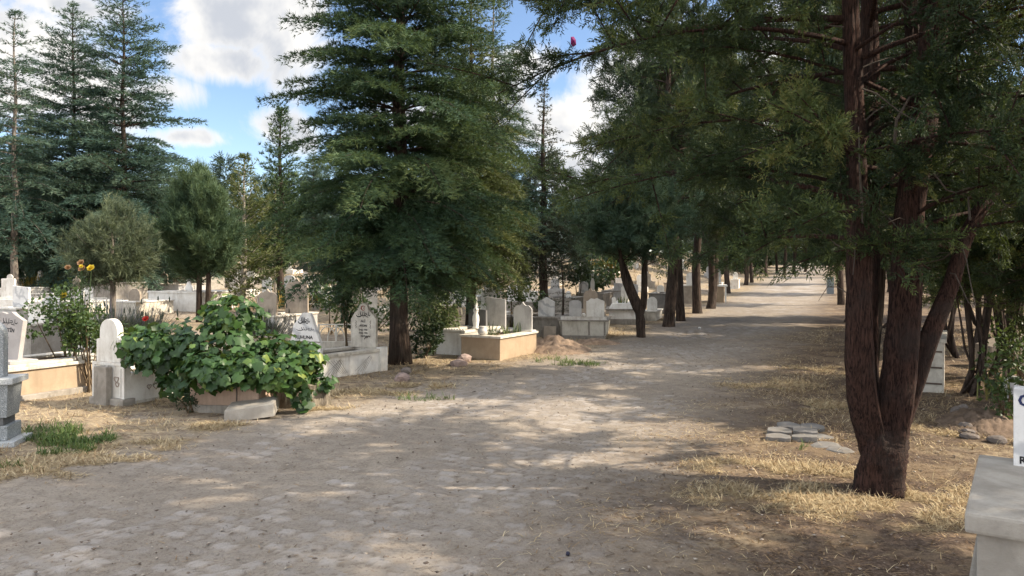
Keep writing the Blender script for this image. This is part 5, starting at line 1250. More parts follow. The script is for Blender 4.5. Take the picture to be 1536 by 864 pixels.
# --- many smaller graves of the middle and far ground
def bgrave(label, pxr, Y, W_px, cap_py, Lg, stones, body='marble', cap='marble_dirty', yaw=-20, soil=True, trim=None):
    L = ground_at_px(pxr, Y, 0); k = Y / FPX; H = max(.14, EYE - (cap_py - HYP) * k - L.z - .04)
    t = grave(label, L, math.radians(yaw), Lg, W_px * k, H, body, cap, .04, .025, .12, soil='soil' if soil else None)
    for i, (px_, w_, top, kind, mat, dy) in enumerate(stones):
        x = (px_ - pxr) * k
        zt_ = EYE - (top - HYP) * k * (1 + dy / Y) - L.z
        h = max(.2, zt_ - H - .04)
        hs = headstone(t, kind, w_ * k, h, .07, x, dy, H + .035, mat, rz=math.radians(-yaw * .5))
    if trim: scallops(t, -W_px * k, 0, -.02, H + .041, .02, trim)
    return t
BG = [
 # label, right px, Y, width px, cap py, length, stones
 ('white grave with two sharp-topped headstones at the left edge behind the long tan grave', 46, 13.0, 60, 486, 1.5, [(30, 34, 452, 'arch', 'marble', .3), (2, 30, 440, 'ogee', 'marble_vein', .8)], 'concrete_light', 'marble_dirty'),
 ('grey marble grave with veined scrollwork stone at the far left', 24, 17.5, 48, 462, 1.5, [(10, 28, 428, 'slant', 'marble_vein', .3)], 'marble_grey', 'marble'),
 ('white grave at the left edge whose shouldered headstone carries dark lettering', 12, 24, 30, 432, 1.4, [(-2, 20, 411, 'spire', 'marble', .3)], 'marble', 'marble'),
 ('grey walled terrace grave with a small rounded white headstone beside the yellowing irises', 82, 27, 75, 433, 1.6, [(39, 14, 406, 'spire', 'marble', .25)], 'marble_grey', 'concrete_light'),
 ('white grave with an S-curved grey headstone below the yellow rose', 118, 20, 60, 452, 1.4, [(92, 28, 432, 'ogee', 'marble_grey', .3)], 'marble_dirty', 'marble'),
 ('grey concrete walled grave behind the lavender left of the small pine', 165, 24, 56, 424, 1.5, [(150, 12, 414, 'rect', 'marble_vein', .3)], 'concrete', 'concrete_light'),
 ('white grave with a round-topped dirty headstone behind the small grey-green pine', 204, 20, 52, 452, 1.3, [(184, 20, 433, 'round', 'brownstone', .3)], 'marble_dirty', 'marble'),
 ('pale marble grave with scalloped white rim behind the round young pine', 300, 21.5, 100, 438, 1.8, [], 'marble', 'marble'),
 ('flat-topped grey tomb above the scalloped white grave', 268, 27, 70, 426, 1.6, [(217, 10, 420, 'rect', 'marble_grey', .2)], 'marble_grey', 'marble_dirty'),
 ('grey boxy tomb with upright panels right of the yellow-leaved irises', 296, 31, 46, 416, 1.6, [(262, 12, 398, 'slant', 'marble_grey', .3), (282, 16, 404, 'rect', 'marble_grey', .5)], 'concrete_light', 'concrete_light'),
 ('narrow white grave with a tall column-like headstone among orange dry grass', 246, 36, 22, 412, 1.3, [(237, 8, 389, 'spire', 'marble', .2)], 'marble_dirty', 'marble'),
 ('grave with a brown ogee headstone and a second one behind it, above the grapevine', 412, 16.5, 48, 474, 1.6, [(394, 30, 433, 'ogee', 'brownstone', .1), (402, 38, 416, 'ogee', 'brownstone', 1.0)], 'marble_grey', 'marble_dirty'),
 ('white terrace grave behind the gabled headstone with yellow irises on it', 490, 22, 74, 456, 1.6, [(440, 12, 440, 'round', 'marble', .5), (476, 10, 438, 'spire', 'marble', .3)], 'concrete_light', 'marble_dirty'),
 ('far white grave seen under the boughs of the broad cedar', 470, 30, 30, 430, 1.4, [(452, 14, 416, 'arch', 'marble', .3), (465, 7, 412, 'spire', 'marble', .3)], 'marble', 'marble'),
 ('white grave with a square slab and a narrow round-topped stone beyond the leafy bush', 800, 22, 55, 453, 1.5, [(763, 16, 428, 'rect', 'marble', .2), (778, 12, 438, 'rect', 'marble', .4), (787, 9, 428, 'round', 'marble', .2), (794, 8, 436, 'slant', 'marble', .25)], 'concrete', 'concrete'),
 ('mossy kerbed grave with small stones behind the thin young conifer', 858, 22, 45, 447, 1.4, [(848, 8, 440, 'round', 'marble', .3)], 'concrete', 'concrete_light'),
 ('concrete terrace grave with a pale slanted headstone in the middle distance', 905, 26, 40, 440, 1.6, [(872, 14, 422, 'crown', 'marble_vein', .2), (884, 6, 410, 'spire', 'marble', .4)], 'concrete', 'concrete'),
 ('grey kerbed grave left of the forked tree trunk', 932, 28, 30, 436, 1.5, [(925, 14, 424, 'slant', 'marble_grey', .3)], 'marble_grey', 'concrete'),
 ('white shrine-like grave with narrow finials behind the forked trunk', 945, 24.5, 22, 452, 1.4, [(935, 11, 425, 'point', 'marble', .2), (942, 5, 436, 'spire', 'marble', .3)], 'marble', 'marble'),
 ('dark grey tomb between the forked tree and the grey-brown trunk', 1000, 25, 27, 440, 1.5, [], 'marble_dark', 'marble_dark'),
 ('white grave with a rounded leaning stone at the foot of the grey-brown trunk', 984, 22.5, 18, 466, 1.2, [(977, 15, 445, 'round', 'marble', .15)], 'marble_dirty', 'marble'),
 ('white grave glimpsed between the reddish trunk and the dark pair of trees', 1044, 31, 24, 428, 1.4, [(1036, 14, 409, 'arch', 'marble', .2)], 'brownstone', 'marble_dirty'),
 ('brown kerbed grave behind the close dark pair of trees', 1030, 36, 34, 424, 1.5, [(1016, 9, 406, 'round', 'marble', .2)], 'brownstone', 'brownstone'),
 ('white headstone grave half hidden by the bench-like grave', 1082, 40, 18, 424, 1.3, [(1074, 14, 403, 'slant', 'marble_grey', .2)], 'marble', 'marble'),
 ('small white grave just past the bench-like grave', 1108, 44, 12, 419, 1.2, [(1103, 7, 408, 'round', 'marble', .2)], 'marble', 'marble'),
 ('far white grave on the orange slope, left one', 880, 40, 20, 402, 1.5, [(873, 9, 392, 'round', 'marble', .2)], 'marble', 'marble'),
 ('far white grave on the orange slope with a tall narrow stone', 895, 46, 16, 399, 1.5, [(889, 7, 388, 'spire', 'marble', .2)], 'marble_dirty', 'marble'),
 ('far white grave on the orange slope, right one under the forked tree crown', 922, 43, 18, 403, 1.5, [(915, 11, 395, 'arch', 'marble', .2)], 'marble', 'marble'),
 ('far pale grave between the dark trunks behind the pointed veined headstone', 834, 38, 18, 410, 1.4, [(827, 13, 398, 'slant', 'marble', .2)], 'marble', 'marble'),
 ('far pale grave left of the tall thin cedar trunk', 806, 44, 14, 405, 1.4, [(800, 8, 396, 'round', 'marble', .2)], 'marble_grey', 'marble'),
 ('white tomb in the background left of the scalloped grave', 138, 33, 40, 408, 1.5, [(128, 10, 400, 'round', 'marble', .2)], 'marble', 'marble'),
 ('background grave with two white stones under the dark cedars', 330, 36, 24, 410, 1.5, [(318, 8, 400, 'round', 'marble', .2), (326, 7, 402, 'rect', 'marble', .2)], 'marble', 'marble'),
 ('background grey grave behind the brown ogee headstones', 375, 30, 34, 425, 1.4, [(362, 14, 414, 'arch', 'marble_grey', .2)], 'concrete', 'concrete_light'),
 ('pale tomb seen through gaps below the olive green cedar', 700, 24, 40, 446, 1.5, [(682, 18, 432, 'arch', 'marble', .2)], 'marble', 'marble'),
 ('background white grave right of the olive cedar trunk', 750, 30, 26, 430, 1.4, [(731, 12, 437, 'round', 'marble', .1)], 'concrete', 'concrete'),
]
TR = {'pale marble grave with scalloped white rim behind the round young pine': 'marble'}
for b in BG: bgrave(*b, trim=TR.get(b[0]))
# white iron fences with interlaced arches
def fence(label, px0, px1, py_base, py_top, Y, yaw):
    L = ground_at_px(px0, Y, 0); k = Y / FPX; w_ = (px1 - px0) * k; z0 = EYE - (py_base - HYP) * k - L.z; z1 = EYE - (py_top - HYP) * k - L.z
    t = thing('grave_fence', label, 'fence', L, yaw); h = z1 - z0
    n = max(2, int(round(w_ / .32))); s = w_ / n
    MB().box(0, w_, -.05, .05, -.1, z0).build('kerb', M['marble_dirty'], t, bevel=.006)
    MB().box(-.01, w_ + .01, -.012, .012, z1 - .02, z1).build('rail', M['white_paint'], t)
    for i in range(n + 1): MB().box(i * s - .014, i * s + .014, -.011, .011, z0, z1 - .021).build('upright', M['white_paint'], t)
    mb = MB()
    for i in range(n):
        for c in ((i + .5) * s,):
            mb.tube([(c + s * .5 * math.cos(a), 0, z0 + h * .85 * math.sin(a)) for a in np.linspace(0, PI, 13)], .010, 6)
        if i < n - 1: mb.tube([((i + 1) * s + s * .5 * math.cos(a), 0.004, z0 + h * .85 * math.sin(a)) for a in np.linspace(0, PI, 13)], .010, 6)
    mb.build('arches', M['white_paint'], t)
fence('white fence of interlaced arches between the gabled and the bell-topped headstone', 478, 530, 512, 486, 13.2, math.radians(2))
fence('white fence of arches at the far left below the terrace grave', 28, 80, 466, 440, 20.5, math.radians(0))
fence('white arch fence behind the yellow rose plant', 112, 160, 470, 446, 19.5, math.radians(0))
# the bench-like grave by the avenue
L = ground_at_px(1088, 31.5, 0); k = 31.5 / FPX; t = thing('grave', 'bench-like tan grave with a white slab top beside the path', 'grave', L, math.radians(-14))
zt = lambda py: EYE - (py - HYP) * k - L.z
MB().box(-24 * k, -2 * k, 0, 1.0, -.1, zt(430)).build('body', M['tan'], t, bevel=.01)
MB().box(-25 * k, 3 * k, -.05, 1.05, zt(430) + .001, zt(427.5)).build('top_slab', M['marble'], t, bevel=.008)
headstone(t, 'slant', 14 * k, 24 * k, .1, -16 * k, .5, zt(427.5), 'brownstone'); MB().box(-.02, .04, -.14, -.09, -.05, zt(428)).build('post', M['marble'], t, bevel=.005)

# --- right-hand side
L = at(1416, 590); t = grave('weathered white grave panel visible behind the right trunk of the big tree', L + Vector((0, 0, 0)), math.radians(-30), 1.5, .62, .62, 'marble_dirty', 'marble_dirty', .05, .03, .12)
pf = MB()
for z in (.1, .3, .5): pf.box(-.6, -.02, -.012, -.0005, z, z + .02)
pf.build('panel_grooves', M['groove'], t)
# grave cut by the bottom right corner
z_top = .76
A = P(1447, 764, 2.75); kx = 2.72 / FPX
t = thing('grave', 'grey-white kerbed grave with a white lettered headstone cut by the lower right corner', 'grave', Vector((A.x + .03, 2.73, G(A.x, 2.73))), math.radians(-34))
H_ = A.z - t.location.z
MB().ring(0, 1.0, 0, .95, .12, -.1, H_ - .075).build('kerb', M['concrete_light'], t, bevel=.008)
MB().ring(-.028, 1.028, -.028, .978, .15, -.1, H_ - .27).build('lower_kerb', M['concrete_light'], t, bevel=.008)
MB().ring(-.035, 1.035, -.035, .985, .205, H_ - .0745, H_).build('cap', M['concrete_light'], t, bevel=.012)
mb = MB(); n = 10
vs = [(.16 + .68 * i / n, .16 + .63 * j / n, H_ - .09 + random.uniform(-.012, .015)) for j in range(n + 1) for i in range(n + 1)]
mb.add(vs, [(j * (n + 1) + i, j * (n + 1) + i + 1, (j + 1) * (n + 1) + i + 1, (j + 1) * (n + 1) + i) for j in range(n) for i in range(n)]).build('soil_bed', M['soil'], t, smooth=True)
q = toloc(t, P(1520, 690, 3.36)); q2 = toloc(t, P(1520, 566, 3.36))
hs = headstone(t, 'rect', .62, q2.z - q.z + .0, .07, q.x + .31, q.y + .035, H_ - .02, 'marble_vein', bevel=.008)
inscription(hs, .07, [('RI', .045, -.270, .032, None)]); 
inscription(hs, .07, [('C', .075, -.268, .285, None)], mat='ink_blue')
# rough cobbled soil grave, grey stone and pentagonal wall at the far right
L = at(1475, 662); t = thing('grave', 'earth grave edged with rough field stones at the right side', 'grave', L, math.radians(-25))
me = None
o = mound(Vector((L.x + .42, L.y + .75, G(L.x + .42, L.y + .75))), .42, .75, .16, 12, 'soil', 'earth_mound'); o.parent = t
o.location = toloc(t, o.location); o.rotation_euler = (0, 0, 0)
def rock(name, loc, s, mat, seed, parent=None, sub=2):
    bm = bmesh.new(); bmesh.ops.create_icosphere(bm, subdivisions=sub, radius=1); rs = np.random.RandomState(seed)
    pl = [unit(rs.normal(0, 1, 3)) for _ in range(7)]
    for v in bm.verts:
        c = np.array(v.co); 
        for p in pl:
            d = c @ p
            if d > .72: c = c - p * (d - .72)
        c = c * (1 + rs.uniform(-.05, .05)); v.co = c * np.array(s)
    me = bpy.data.meshes.new(name); bm.to_mesh(me); bm.free(); me.materials.append(M[mat])
    o = bpy.data.objects.new(name, me); COL.objects.link(o); o.location = loc; o.rotation_euler = (0, 0, rs.uniform(0, 6))
    if parent: o.parent = parent
    return o
rs = np.random.RandomState(9)
for i in range(9): rock('edging_stone', (-.05 + rs.uniform(-.05, .05), .1 + i * .19, .015), (rs.uniform(.07, .11), rs.uniform(.06, .09), rs.uniform(.04, .07)), 'rock', 200 + i, t)
for i in range(4): rock('edging_stone', (.1 + i * .2, .0, .015), (.09, .08, .06), 'rock', 220 + i, t)
k = 9.0 / FPX; L = ground_at_px(1520, 9.0, 0); hs = headstone(None, 'arch', 24 * k, EYE - (564 - HYP) * k - L.z + .05, .10, 0, 0, 0, 'marble_grey', name='headstone'); hs.location = L - Vector((0, 0, .05)); hs.rotation_euler = (0, 0, -.2); tag(hs, 'plain grey rounded headstone behind the iris leaves at the right edge', 'headstone')
inscription(hs, .10, [('ALİ', .07, 0, .26, .2)], mat='groove')
L = ground_at_px(1545, 11.5, 0); k = 11.5 / FPX; t = thing('grave', 'tan grave wall with a pointed gable end at the right edge', 'grave', L, math.radians(-6))
hh = EYE - (502 - HYP) * k - L.z
MB().prism([(-.55, -.1), (.45, -.1), (.45, hh * .72), (-.02, hh), (-.55, hh * .62)], 0, .5).build('gable_wall', M['brownstone'], t, bevel=.01)
MB().box(-.35, -.12, -.08, -.001, -.1, hh * .45).build('buttress', M['brownstone'], t, bevel=.01)
# grey metal cabinet by the far end of the path, right side
L = at(1251, 441); k = L.y / FPX; t = thing('metal_cabinet', 'narrow grey metal box standing by the far right of the path', 'utility box', L, math.radians(-15))
MB().box(-9 * k, 0, 0, .4, -.05, 24 * k).build('box', M['grey_metal'], t, bevel=.01)
MB().box(-8.4 * k, -4.8 * k, -.012, -.001, .1, 22 * k).build('door', M['grey_metal'], t, bevel=.004); MB().box(-4.2 * k, -.6 * k, -.012, -.001, .1, 22 * k).build('door', M['grey_metal'], t, bevel=.004)
MB().box(-9.6 * k, .6 * k, -.03, .43, 24 * k + .001, 25 * k).build('roof', M['grey_metal'], t, bevel=.004)

# --- pavers and flat slabs beside the big tree
L = at(1186, 660); u_ = Vector((math.sin(.35), math.cos(.35), 0)); v_ = Vector((math.cos(.35), -math.sin(.35), 0))
for i, (a_, b_, dz, tl_, lab) in enumerate([(-.11, .0, .0, 3, 'nearest left paver of the broken paving left of the big tree'), (.12, .04, .012, -2, 'nearest right paver of the broken paving left of the big tree'), (-.10, .23, .02, 5, 'middle left paver of the broken paving left of the big tree'), (.13, .27, .03, 4, 'middle right paver of the broken paving, lying highest'), (-.02, .47, .03, 7, 'far left paver of the broken paving left of the big tree'), (.20, .50, .02, 6, 'far right paver of the broken paving left of the big tree')]):
    mb = MB(); mb.prism([(-.11, -.02), (-.055, -.06), (.0, -.09), (.055, -.06), (.11, -.02), (.11, .08), (.055, .10), (0, .085), (-.055, .10), (-.11, .08)], 0, .05)
    p_ = L + u_ * b_ + v_ * a_; p_.z = G(p_.x, p_.y) - .012 + dz * .4
    o = mb.build('paving_stone', M['concrete_paver'], None, bevel=.006); o.rotation_euler = (math.radians(90 + tl_), math.radians(tl_ * .6 - 2), -.35 + rs.uniform(-.06, .06)); o.location = p_; tag(o, lab, 'paving stone')
for i, (px_, py_, sx, lab) in enumerate([(1228, 655, .16, 'flat grey stone touching the right side of the broken paving'), (1240, 668, .17, 'flat grey stone half buried between the pavers and the big tree'), (1262, 676, .13, 'flat grey stone nearest the foot of the big tree')]):
    o = rock('flat_stone', at(px_, py_) + Vector((0, 0, -.004)), (sx, .14, .028), 'concrete_paver', 300 + i); tag(o, lab, 'stone')
for i, (px_, py_, s, mat, lab) in enumerate([(603, 571, (.15, .12, .085), 'pinkrock', 'squarish pinkish rock at the foot of the broad cedar'), (610, 560, (.12, .10, .07), 'rock', 'small stone behind the squarish rock at the foot of the broad cedar'), (688, 548, (.20, .15, .085), 'pinkrock', 'larger flat pink rock in front of the bush left of the tan grave'), (697, 543, (.16, .12, .10), 'pinkrock', 'pink rock leaning behind the flat pink rock'), (283, 632, (.0, .0, .0), '', '')]):
    if not mat: continue
    o = rock('rock', at(px_, py_) + Vector((0, 0, s[2] * .4)), s, mat, 320 + i); tag(o, lab, 'rock')
o = rock('plastic_cap', at(852, 834) + Vector((0, 0, .012)), (.022, .016, .012), 'plastic_black', 340); tag(o, 'tiny dark bottle cap lying on the path in the foreground', 'bottle cap')
o = rock('litter_scrap', at(1049, 494) + Vector((0, 0, .03)), (.05, .04, .035), 'white_litter', 341); tag(o, 'small white scrap of litter on the ground left of the path', 'litter')
# magenta cloth caught in the branches
c = P(860, 62, 15.0); mb = MB().add([(-.05, 0, .09), (.01, .02, .10), (.05, .0, .03), (.06, .03, -.06), (.0, .05, -.10), (-.055, .0, -.05), (0, -.03, .02)], [(0, 1, 6), (1, 2, 6), (2, 3, 6), (3, 4, 6), (4, 5, 6), (5, 0, 6), (0, 5, 4, 1), (1, 4, 3, 2)])
o = mb.build('cloth_scrap', M['magenta'], None); o.location = c; tag(o, 'magenta scrap of cloth caught high in the dark branches over the path', 'cloth scrap')

# ------------------------------------------------------------------ planted things
def plant(name, label, loc, stems, leaves, cat='plant', rz=0.0, group=None):
    t = thing(name, label, cat, loc, rz, group)
    if stems: part('stems', stems, t)
    if leaves: part('leaves', leaves, t)
    return t
# grapevine: broad lobed leaves over a mound of canes
def vine_mesh(n, seed):
    rs = np.random.RandomState(seed)
    ang = np.array([-2.5, -1.9, -1.25, -.85, -.42, 0, .42, .85, 1.25, 1.9, 2.5]); rad = np.array([.66, .80, .66, .92, .76, 1.0, .76, .92, .66, .80, .66])
    out = np.stack([rad * np.cos(ang) * .62 + .12, rad * np.sin(ang) * .62, -.16 * np.abs(np.sin(ang * 1.0)) * rad], 1)
    T = np.concatenate([[[0, 0, .03]], out]); Ft = np.array([[0, i, i + 1] for i in range(1, 11)])
    # mass of the vine: lobes given by places in the picture
    lobes = [(315, 556, .34, .2, .17, .6, 8.2), (365, 552, .34, .2, .17, .6, 8.2), (420, 560, .28, .2, .17, .45, 8.25), (235, 528, .34, .28, .2, .5), (455, 592, .07, .08, .16, .10, 8.3), (430, 560, .25, .22, .2, .5), (330, 520, .62, .48, .38, 1.0), (250, 520, .42, .36, .28, .8), (205, 512, .20, .2, .14, .25), (412, 538, .46, .38, .26, .8), (350, 470, .36, .32, .22, .5), (455, 540, .22, .22, .22, .45), (270, 570, .22, .25, .18, .4), (480, 572, .20, .12, .06, .16), (440, 590, .10, .12, .16, .18), (385, 560, .42, .3, .18, .5), (310, 560, .40, .3, .18, .5)]
    PP, NN, VV = [], [], []
    tot = sum(l[5] for l in lobes)
    for (px_, py_, rx, ry, rz_, wt, *yy) in lobes:
        c = np.array(P(px_, py_, yy[0] if yy else 8.75)); m = int(n * wt / tot)
        u = unit(rs.normal(0, 1, (m, 3))); q = rs.uniform(.45, 1.08, (m, 1)) ** .55
        PP.append(c + u * q * np.array([rx, ry, rz_]) + rs.normal(0, .03, (m, 3))); NN.append(u); VV.append(rs.uniform(0, .55, m) + rs.uniform(-.1, .35) + .5 * (rs.uniform(0, 1, m) > .94))
    P_ = np.concatenate(PP); U = np.concatenate(NN); A = np.clip(np.concatenate(VV), 0, 1)
    n = len(P_)
    nm = unit(U * .75 + np.array([0, -.1, .55]) + rs.normal(0, .38, (n, 3)))
    tip = unit(np.cross(np.cross(nm, np.array([0, 0, -1.]) + rs.normal(0, .6, (n, 3))), nm))
    sd = np.cross(nm, tip)
    S = .122 * rs.uniform(.35, 1.25, n)
    R = np.stack([tip, sd, nm], 2)
    TT = np.repeat(T[None], n, 0); TT[:, :, 2] = T[None, :, 2] * rs.uniform(-.6, 2.6, n)[:, None] - rs.uniform(-.05, .45, n)[:, None] * (T[None, :, 0] ** 2)
    V = np.einsum('nij,nmj->nmi', R, TT) * S[:, None, None] + P_[:, None]
    F = (Ft[None] + (np.arange(n) * 12)[:, None, None]).reshape(-1, 3)
    st = MB()
    for i in range(26):
        e = P_[rs.randint(n)]; b = np.array(P(rs.uniform(330, 440), 600, 9.2)); b[2] = G(b[0], b[1])
        mdd = (b + e) / 2 + np.array([0, 0, .25]); st.tube([tuple(b), tuple((b + mdd) / 2), tuple(mdd), tuple(e)], [.014, .011, .008, .004], 5, cap=False)
    return st, V.reshape(-1, 3), F, np.repeat(A, 12)
st, V, F, A_ = vine_mesh(3500, 17)
B = at(385, 610); t = thing('grapevine', 'leafy green grapevine sprawling over the planter and stump at the left of the path', 'vine', B)
part('stems', st.mesh('stems', M['vine_stem']), t).matrix_parent_inverse = Matrix.Translation(-B)
part('leaves', np_mesh('leaves', V, F, M['vine'], dict(var=A_)), t).matrix_parent_inverse = Matrix.Translation(-B)
# roses
def rose(label, px_, py0, py_top, Y, r, blooms, seed, n=520, leaf=.055):
    L = ground_at_px(px_, Y, 0); k = Y / FPX; zb = EYE - (py0 - HYP) * k - L.z; h = (py0 - py_top) * k
    t = thing('rose_bush', label, 'rose bush', L)
    s_, l_ = bush(n, (r, r * .8, h * .62), leaf, 'leaf', seed, zb * .0 + max(zb, 0), 1.1, 9)
    part('stems', s_, t); part('leaves', l_, t)
    st_ = MB()
    for i, (bx, by, mat, rr) in enumerate(blooms):
        p = P(bx, by, Y) - L
        st_.tube([(p.x * .3, p.y, max(zb, 0)), (p.x * .8, p.y + .02, p.z * .6), tuple(p)], [.009, .007, .004], 5, cap=False)
        f = part('blossom', flower(mat, rr, seed + i), t); f.location = p; f.rotation_euler = (.9, 0, random.uniform(-.5, .5))
    st_.build('flower_stems', M['stem_green'], t)
rose('rose bush with yellow blooms on tall stems growing from the long tan grave', 108, 535, 438, 9.9, .40, [(137, 403, 'rose_y', .055), (96, 444, 'rose_y', .05), (122, 400, 'rose_y', .03)], 61, 1700)
rose('leafy rose shoots with a dark upright stem beside the yellow roses', 135, 535, 470, 9.7, .24, [], 62, 700)
rose('tall peach-coloured rose behind the yellow roses', 123, 480, 415, 13.5, .22, [(122, 395, 'rose_o', .07), (124, 404, 'rose_o', .075), (102, 402, 'rose_o', .06)], 63, 160)
rose('green bush with a single red rose left of the grapevine', 203, 520, 482, 10.6, .30, [(219, 479, 'rose_r', .05)], 64, 420)
# lavender tufts
def lavender(label, px_, Y, zb_py, h, r, seed):
    L = ground_at_px(px_, Y, 0); k = Y / FPX; zb = max(0, EYE - (zb_py - HYP) * k - L.z); rs = np.random.RandomState(seed); n = 420
    x = rs.normal(0, r * .45, n); y = rs.normal(0, r * .4, n)
    a = np.arctan2(y, x) + rs.uniform(-.6, .6, n); ln = np.where(rs.uniform(0, 1, n) < .25, 1.1, .65) * h * rs.uniform(.7, 1.1, n)
    V, F, v = blades(n, x, y, np.full(n, zb - .03), ln, np.full(n, .014), np.clip(1.45 - np.hypot(x, y) / r * .7 + rs.normal(0, .12, n), .4, 1.5), a, bend=.25)
    t = thing('lavender', label, 'lavender', L); part('leaves', np_mesh('leaves', V, F, M['lavender'], dict(var=v)), t)
    sp_b = MB()
    for i in range(22):
        q = V[i * 5 + 4]; sp_b.lathe([(.004, q[2] - .02), (.012, q[2]), (.012, q[2] + .04), (.004, q[2] + .07)], q[0], q[1], 5)
    sp_b.build('flower_spikes', M['lavender'], t)
lavender('grey-green lavender clump under the small grey-green pine', 170, 12.2, 500, .62, .5, 71)
lavender('second lavender clump between the small pine and the red rose', 212, 12.6, 500, .55, .45, 72)
lavender('lavender tufts between the grapevine and the brown ogee headstones', 392, 13.2, 500, .5, .4, 73)
# leafy bushes
def bush_thing(label, px_, Y, zb_py, r, n, leaf, mat, seed, name='bush'):
    L = ground_at_px(px_, Y, 0); k = Y / FPX; zb = max(0, EYE - (zb_py - HYP) * k - L.z)
    s_, l_ = bush(n, r, leaf, mat, seed, zb)
    plant(name, label, L, s_, l_, 'bush')
bush_thing('dark leafy young tree standing inside the lattice grave', 521, 12.6, 520, (.17, .17, 1.0), 800, .075, 'leaf_dark', 81)
bush_thing('dark round bush at the foot of the broad cedar, right side', 636, 13.4, 560, (.36, .3, .5), 1300, .06, 'leaf_dark', 82)
bush_thing('pale sunlit leafy bush between the two large cedars', 655, 14.4, 520, (.42, .3, .75), 1300, .065, 'leaf_pale', 83)
bush_thing('bright green bush behind the white grave under the olive cedar', 668, 15.5, 500, (.5, .3, .8), 900, .07, 'leaf', 84)
bush_thing('green leafy bush behind the ogee headstone of the tan grave', 765, 17.2, 478, (.55, .4, .62), 1300, .07, 'leaf', 85)
bush_thing('dark green clipped bush in the background right of the thin young conifer', 868, 26, 440, (.5, .4, .8), 700, .10, 'leaf_dark', 86)
bush_thing('mid-green hedge plant behind the white slab graves', 780, 27, 440, (.8, .4, .8), 800, .11, 'leaf', 87)
bush_thing('green bush against the fence of interlaced arches', 495, 17.0, 470, (.55, .35, .4), 700, .08, 'leaf', 88)
bush_thing('dark bush under the left boughs of the broad cedar', 440, 19, 470, (.7, .4, .6), 900, .08, 'leaf_dark', 93)
bush_thing('low green bush behind the bell-topped headstone', 556, 16.5, 500, (.6, .4, .6), 900, .075, 'leaf', 94)
bush_thing('dark hedge-like bush behind the trunk of the broad cedar', 612, 18, 500, (.7, .4, .75), 1000, .08, 'leaf_dark', 95)
bush_thing('small dark weed at the foot of the planter', 288, 8.3, 640, (.17, .12, .16), 240, .035, 'leaf_dark', 89, 'weed')
bush_thing('green plant with pale flowers behind the earth grave at the right edge', 1506, 7.6, 640, (.20, .2, .45), 420, .06, 'leaf', 90)
bush_thing('leafy undergrowth at the foot of the thin-stemmed cluster', 1530, 10.2, 560, (.4, .3, .5), 600, .06, 'leaf', 91)
# iris clumps
def iris(label, px_, Y, zb_py, n, h, rx, ry, mat, seed):
    L = ground_at_px(px_, Y, 0); k = Y / FPX; zb = max(0, EYE - (zb_py - HYP) * k - L.z)
    t = thing('iris_clump', label, 'iris', L + Vector((0, 0, zb))); part('leaves', iris_mesh(n, h, rx, ry, mat, seed, w=.02 * max(1, Y / 14)), t)
iris('iris leaves in the tan grave, left clump', 739, 13.6, 505, 16, .30, .10, .08, 'iris', 1)
iris('iris leaves in the tan grave, middle clump', 762, 13.8, 504, 14, .26, .10, .08, 'iris', 2)
iris('iris leaves in the tan grave, right clump by the ogee headstone', 776, 14.0, 503, 12, .28, .08, .08, 'iris', 3)
iris('row of yellowing iris leaves on the terrace grave at the far left', 72, 27.6, 432, 150, .62, .85, .5, 'iris_yellow', 4)
iris('yellowing iris leaves among the orange grass beside the column-like headstone', 250, 34, 418, 130, .75, .55, .4, 'iris_yellow', 5)
iris('yellow iris leaves on the white terrace grave behind the gabled headstone', 448, 22.8, 458, 130, .52, .5, .4, 'iris_yellow', 6)
iris('brownish iris leaves at the right end of the white terrace grave', 476, 23.2, 458, 60, .42, .25, .3, 'iris_yellow', 7)
iris('iris leaves at the right edge beside the grey rounded headstone', 1494, 8.3, 600, 22, .42, .15, .12, 'iris', 8)
iris('iris leaves on the two-tier white tomb', 934, 21.6, 456, 22, .30, .12, .1, 'iris', 9)
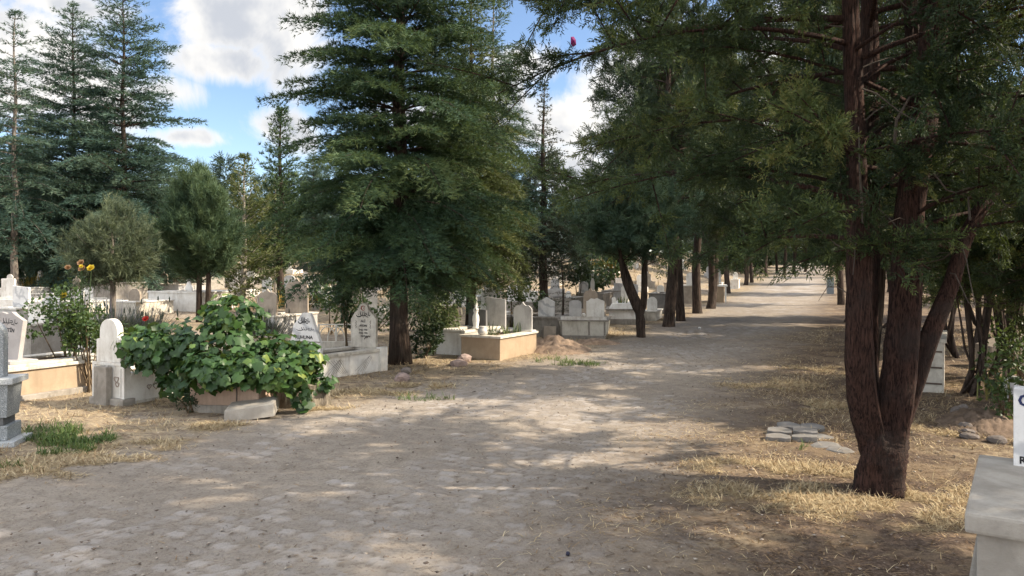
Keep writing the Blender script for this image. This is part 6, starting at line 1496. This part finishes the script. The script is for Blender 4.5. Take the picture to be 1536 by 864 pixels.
iris('dry yellow grass tuft on the orange slope', 900, 38, 402, 90, .55, .7, .5, 'iris_yellow', 10)
# the crowd of small far graves up the slope
rs = np.random.RandomState(44)
fsrc = []
for i, (kd, w_, h_, mt) in enumerate([('round', .42, .8, 'marble'), ('spire', .4, .95, 'marble'), ('arch', .5, .7, 'marble_grey'), ('point', .45, .75, 'marble_dirty'), ('rect', .45, .7, 'marble'), ('ogee', .42, .85, 'brownstone')]):
    mb = MB().ring(-.45, .45, 0, 1.6, .12, -.25, .3 + .06 * (i % 3)); mb.prism([(x, z + .3) for x, z in prof(kd, w_, h_)], .10, .17); mb.box(-.3, .3, .05, .25, .3, .36 + .07 * (i % 3))
    fsrc.append(mb.mesh('grave', M[mt], bevel=.01))
occ = [o_.location.copy() for o_ in bpy.data.objects if o_.parent is None and o_.get('category') in ('grave', 'tree', 'fence', 'iris', 'grave monument')]
for i in range(330):
    px_ = rs.uniform(-20, 1110); Y_ = rs.uniform(19, 62) if i < 210 else rs.uniform(19, 34); x_ = (px_ - CXP) / FPX * Y_
    if x_ > np.interp(Y_, LY, LX) - 1.8: continue
    if any((x_ - c_.x) ** 2 + (Y_ - c_.y) ** 2 < 2.1 for c_ in occ): continue
    occ.append(Vector((x_, Y_, 0)))
    o = bpy.data.objects.new('grave', fsrc[rs.randint(6)]); COL.objects.link(o); o.location = (x_, Y_, G(x_, Y_)); o.rotation_euler = (0, 0, math.radians(-12) + rs.normal(0, .08)); k_ = rs.uniform(.6, .95); o.scale = (k_, k_, k_)
    tag(o, 'small pale grave far up the slope among the trees', 'grave', 'small far graves up the slope')
# dry grass sheet on the far slopes
def dens_far(x, y): return sstep(-2, -5, road_in(x, y)) * sstep(.42, .6, fbm(x, y, 4, 95, 3))
x, y = scatter_cover(26000, -40, 30, 22, 70, dens_far); n = len(x)
V, F, v = blades(n, x, y, zfast(x, y), rng.uniform(.15, .4, n), np.full(n, .035), rng.uniform(.5, 1.4, n))
stuff('dry_meadow_grass', V, F, v, M['straw'])
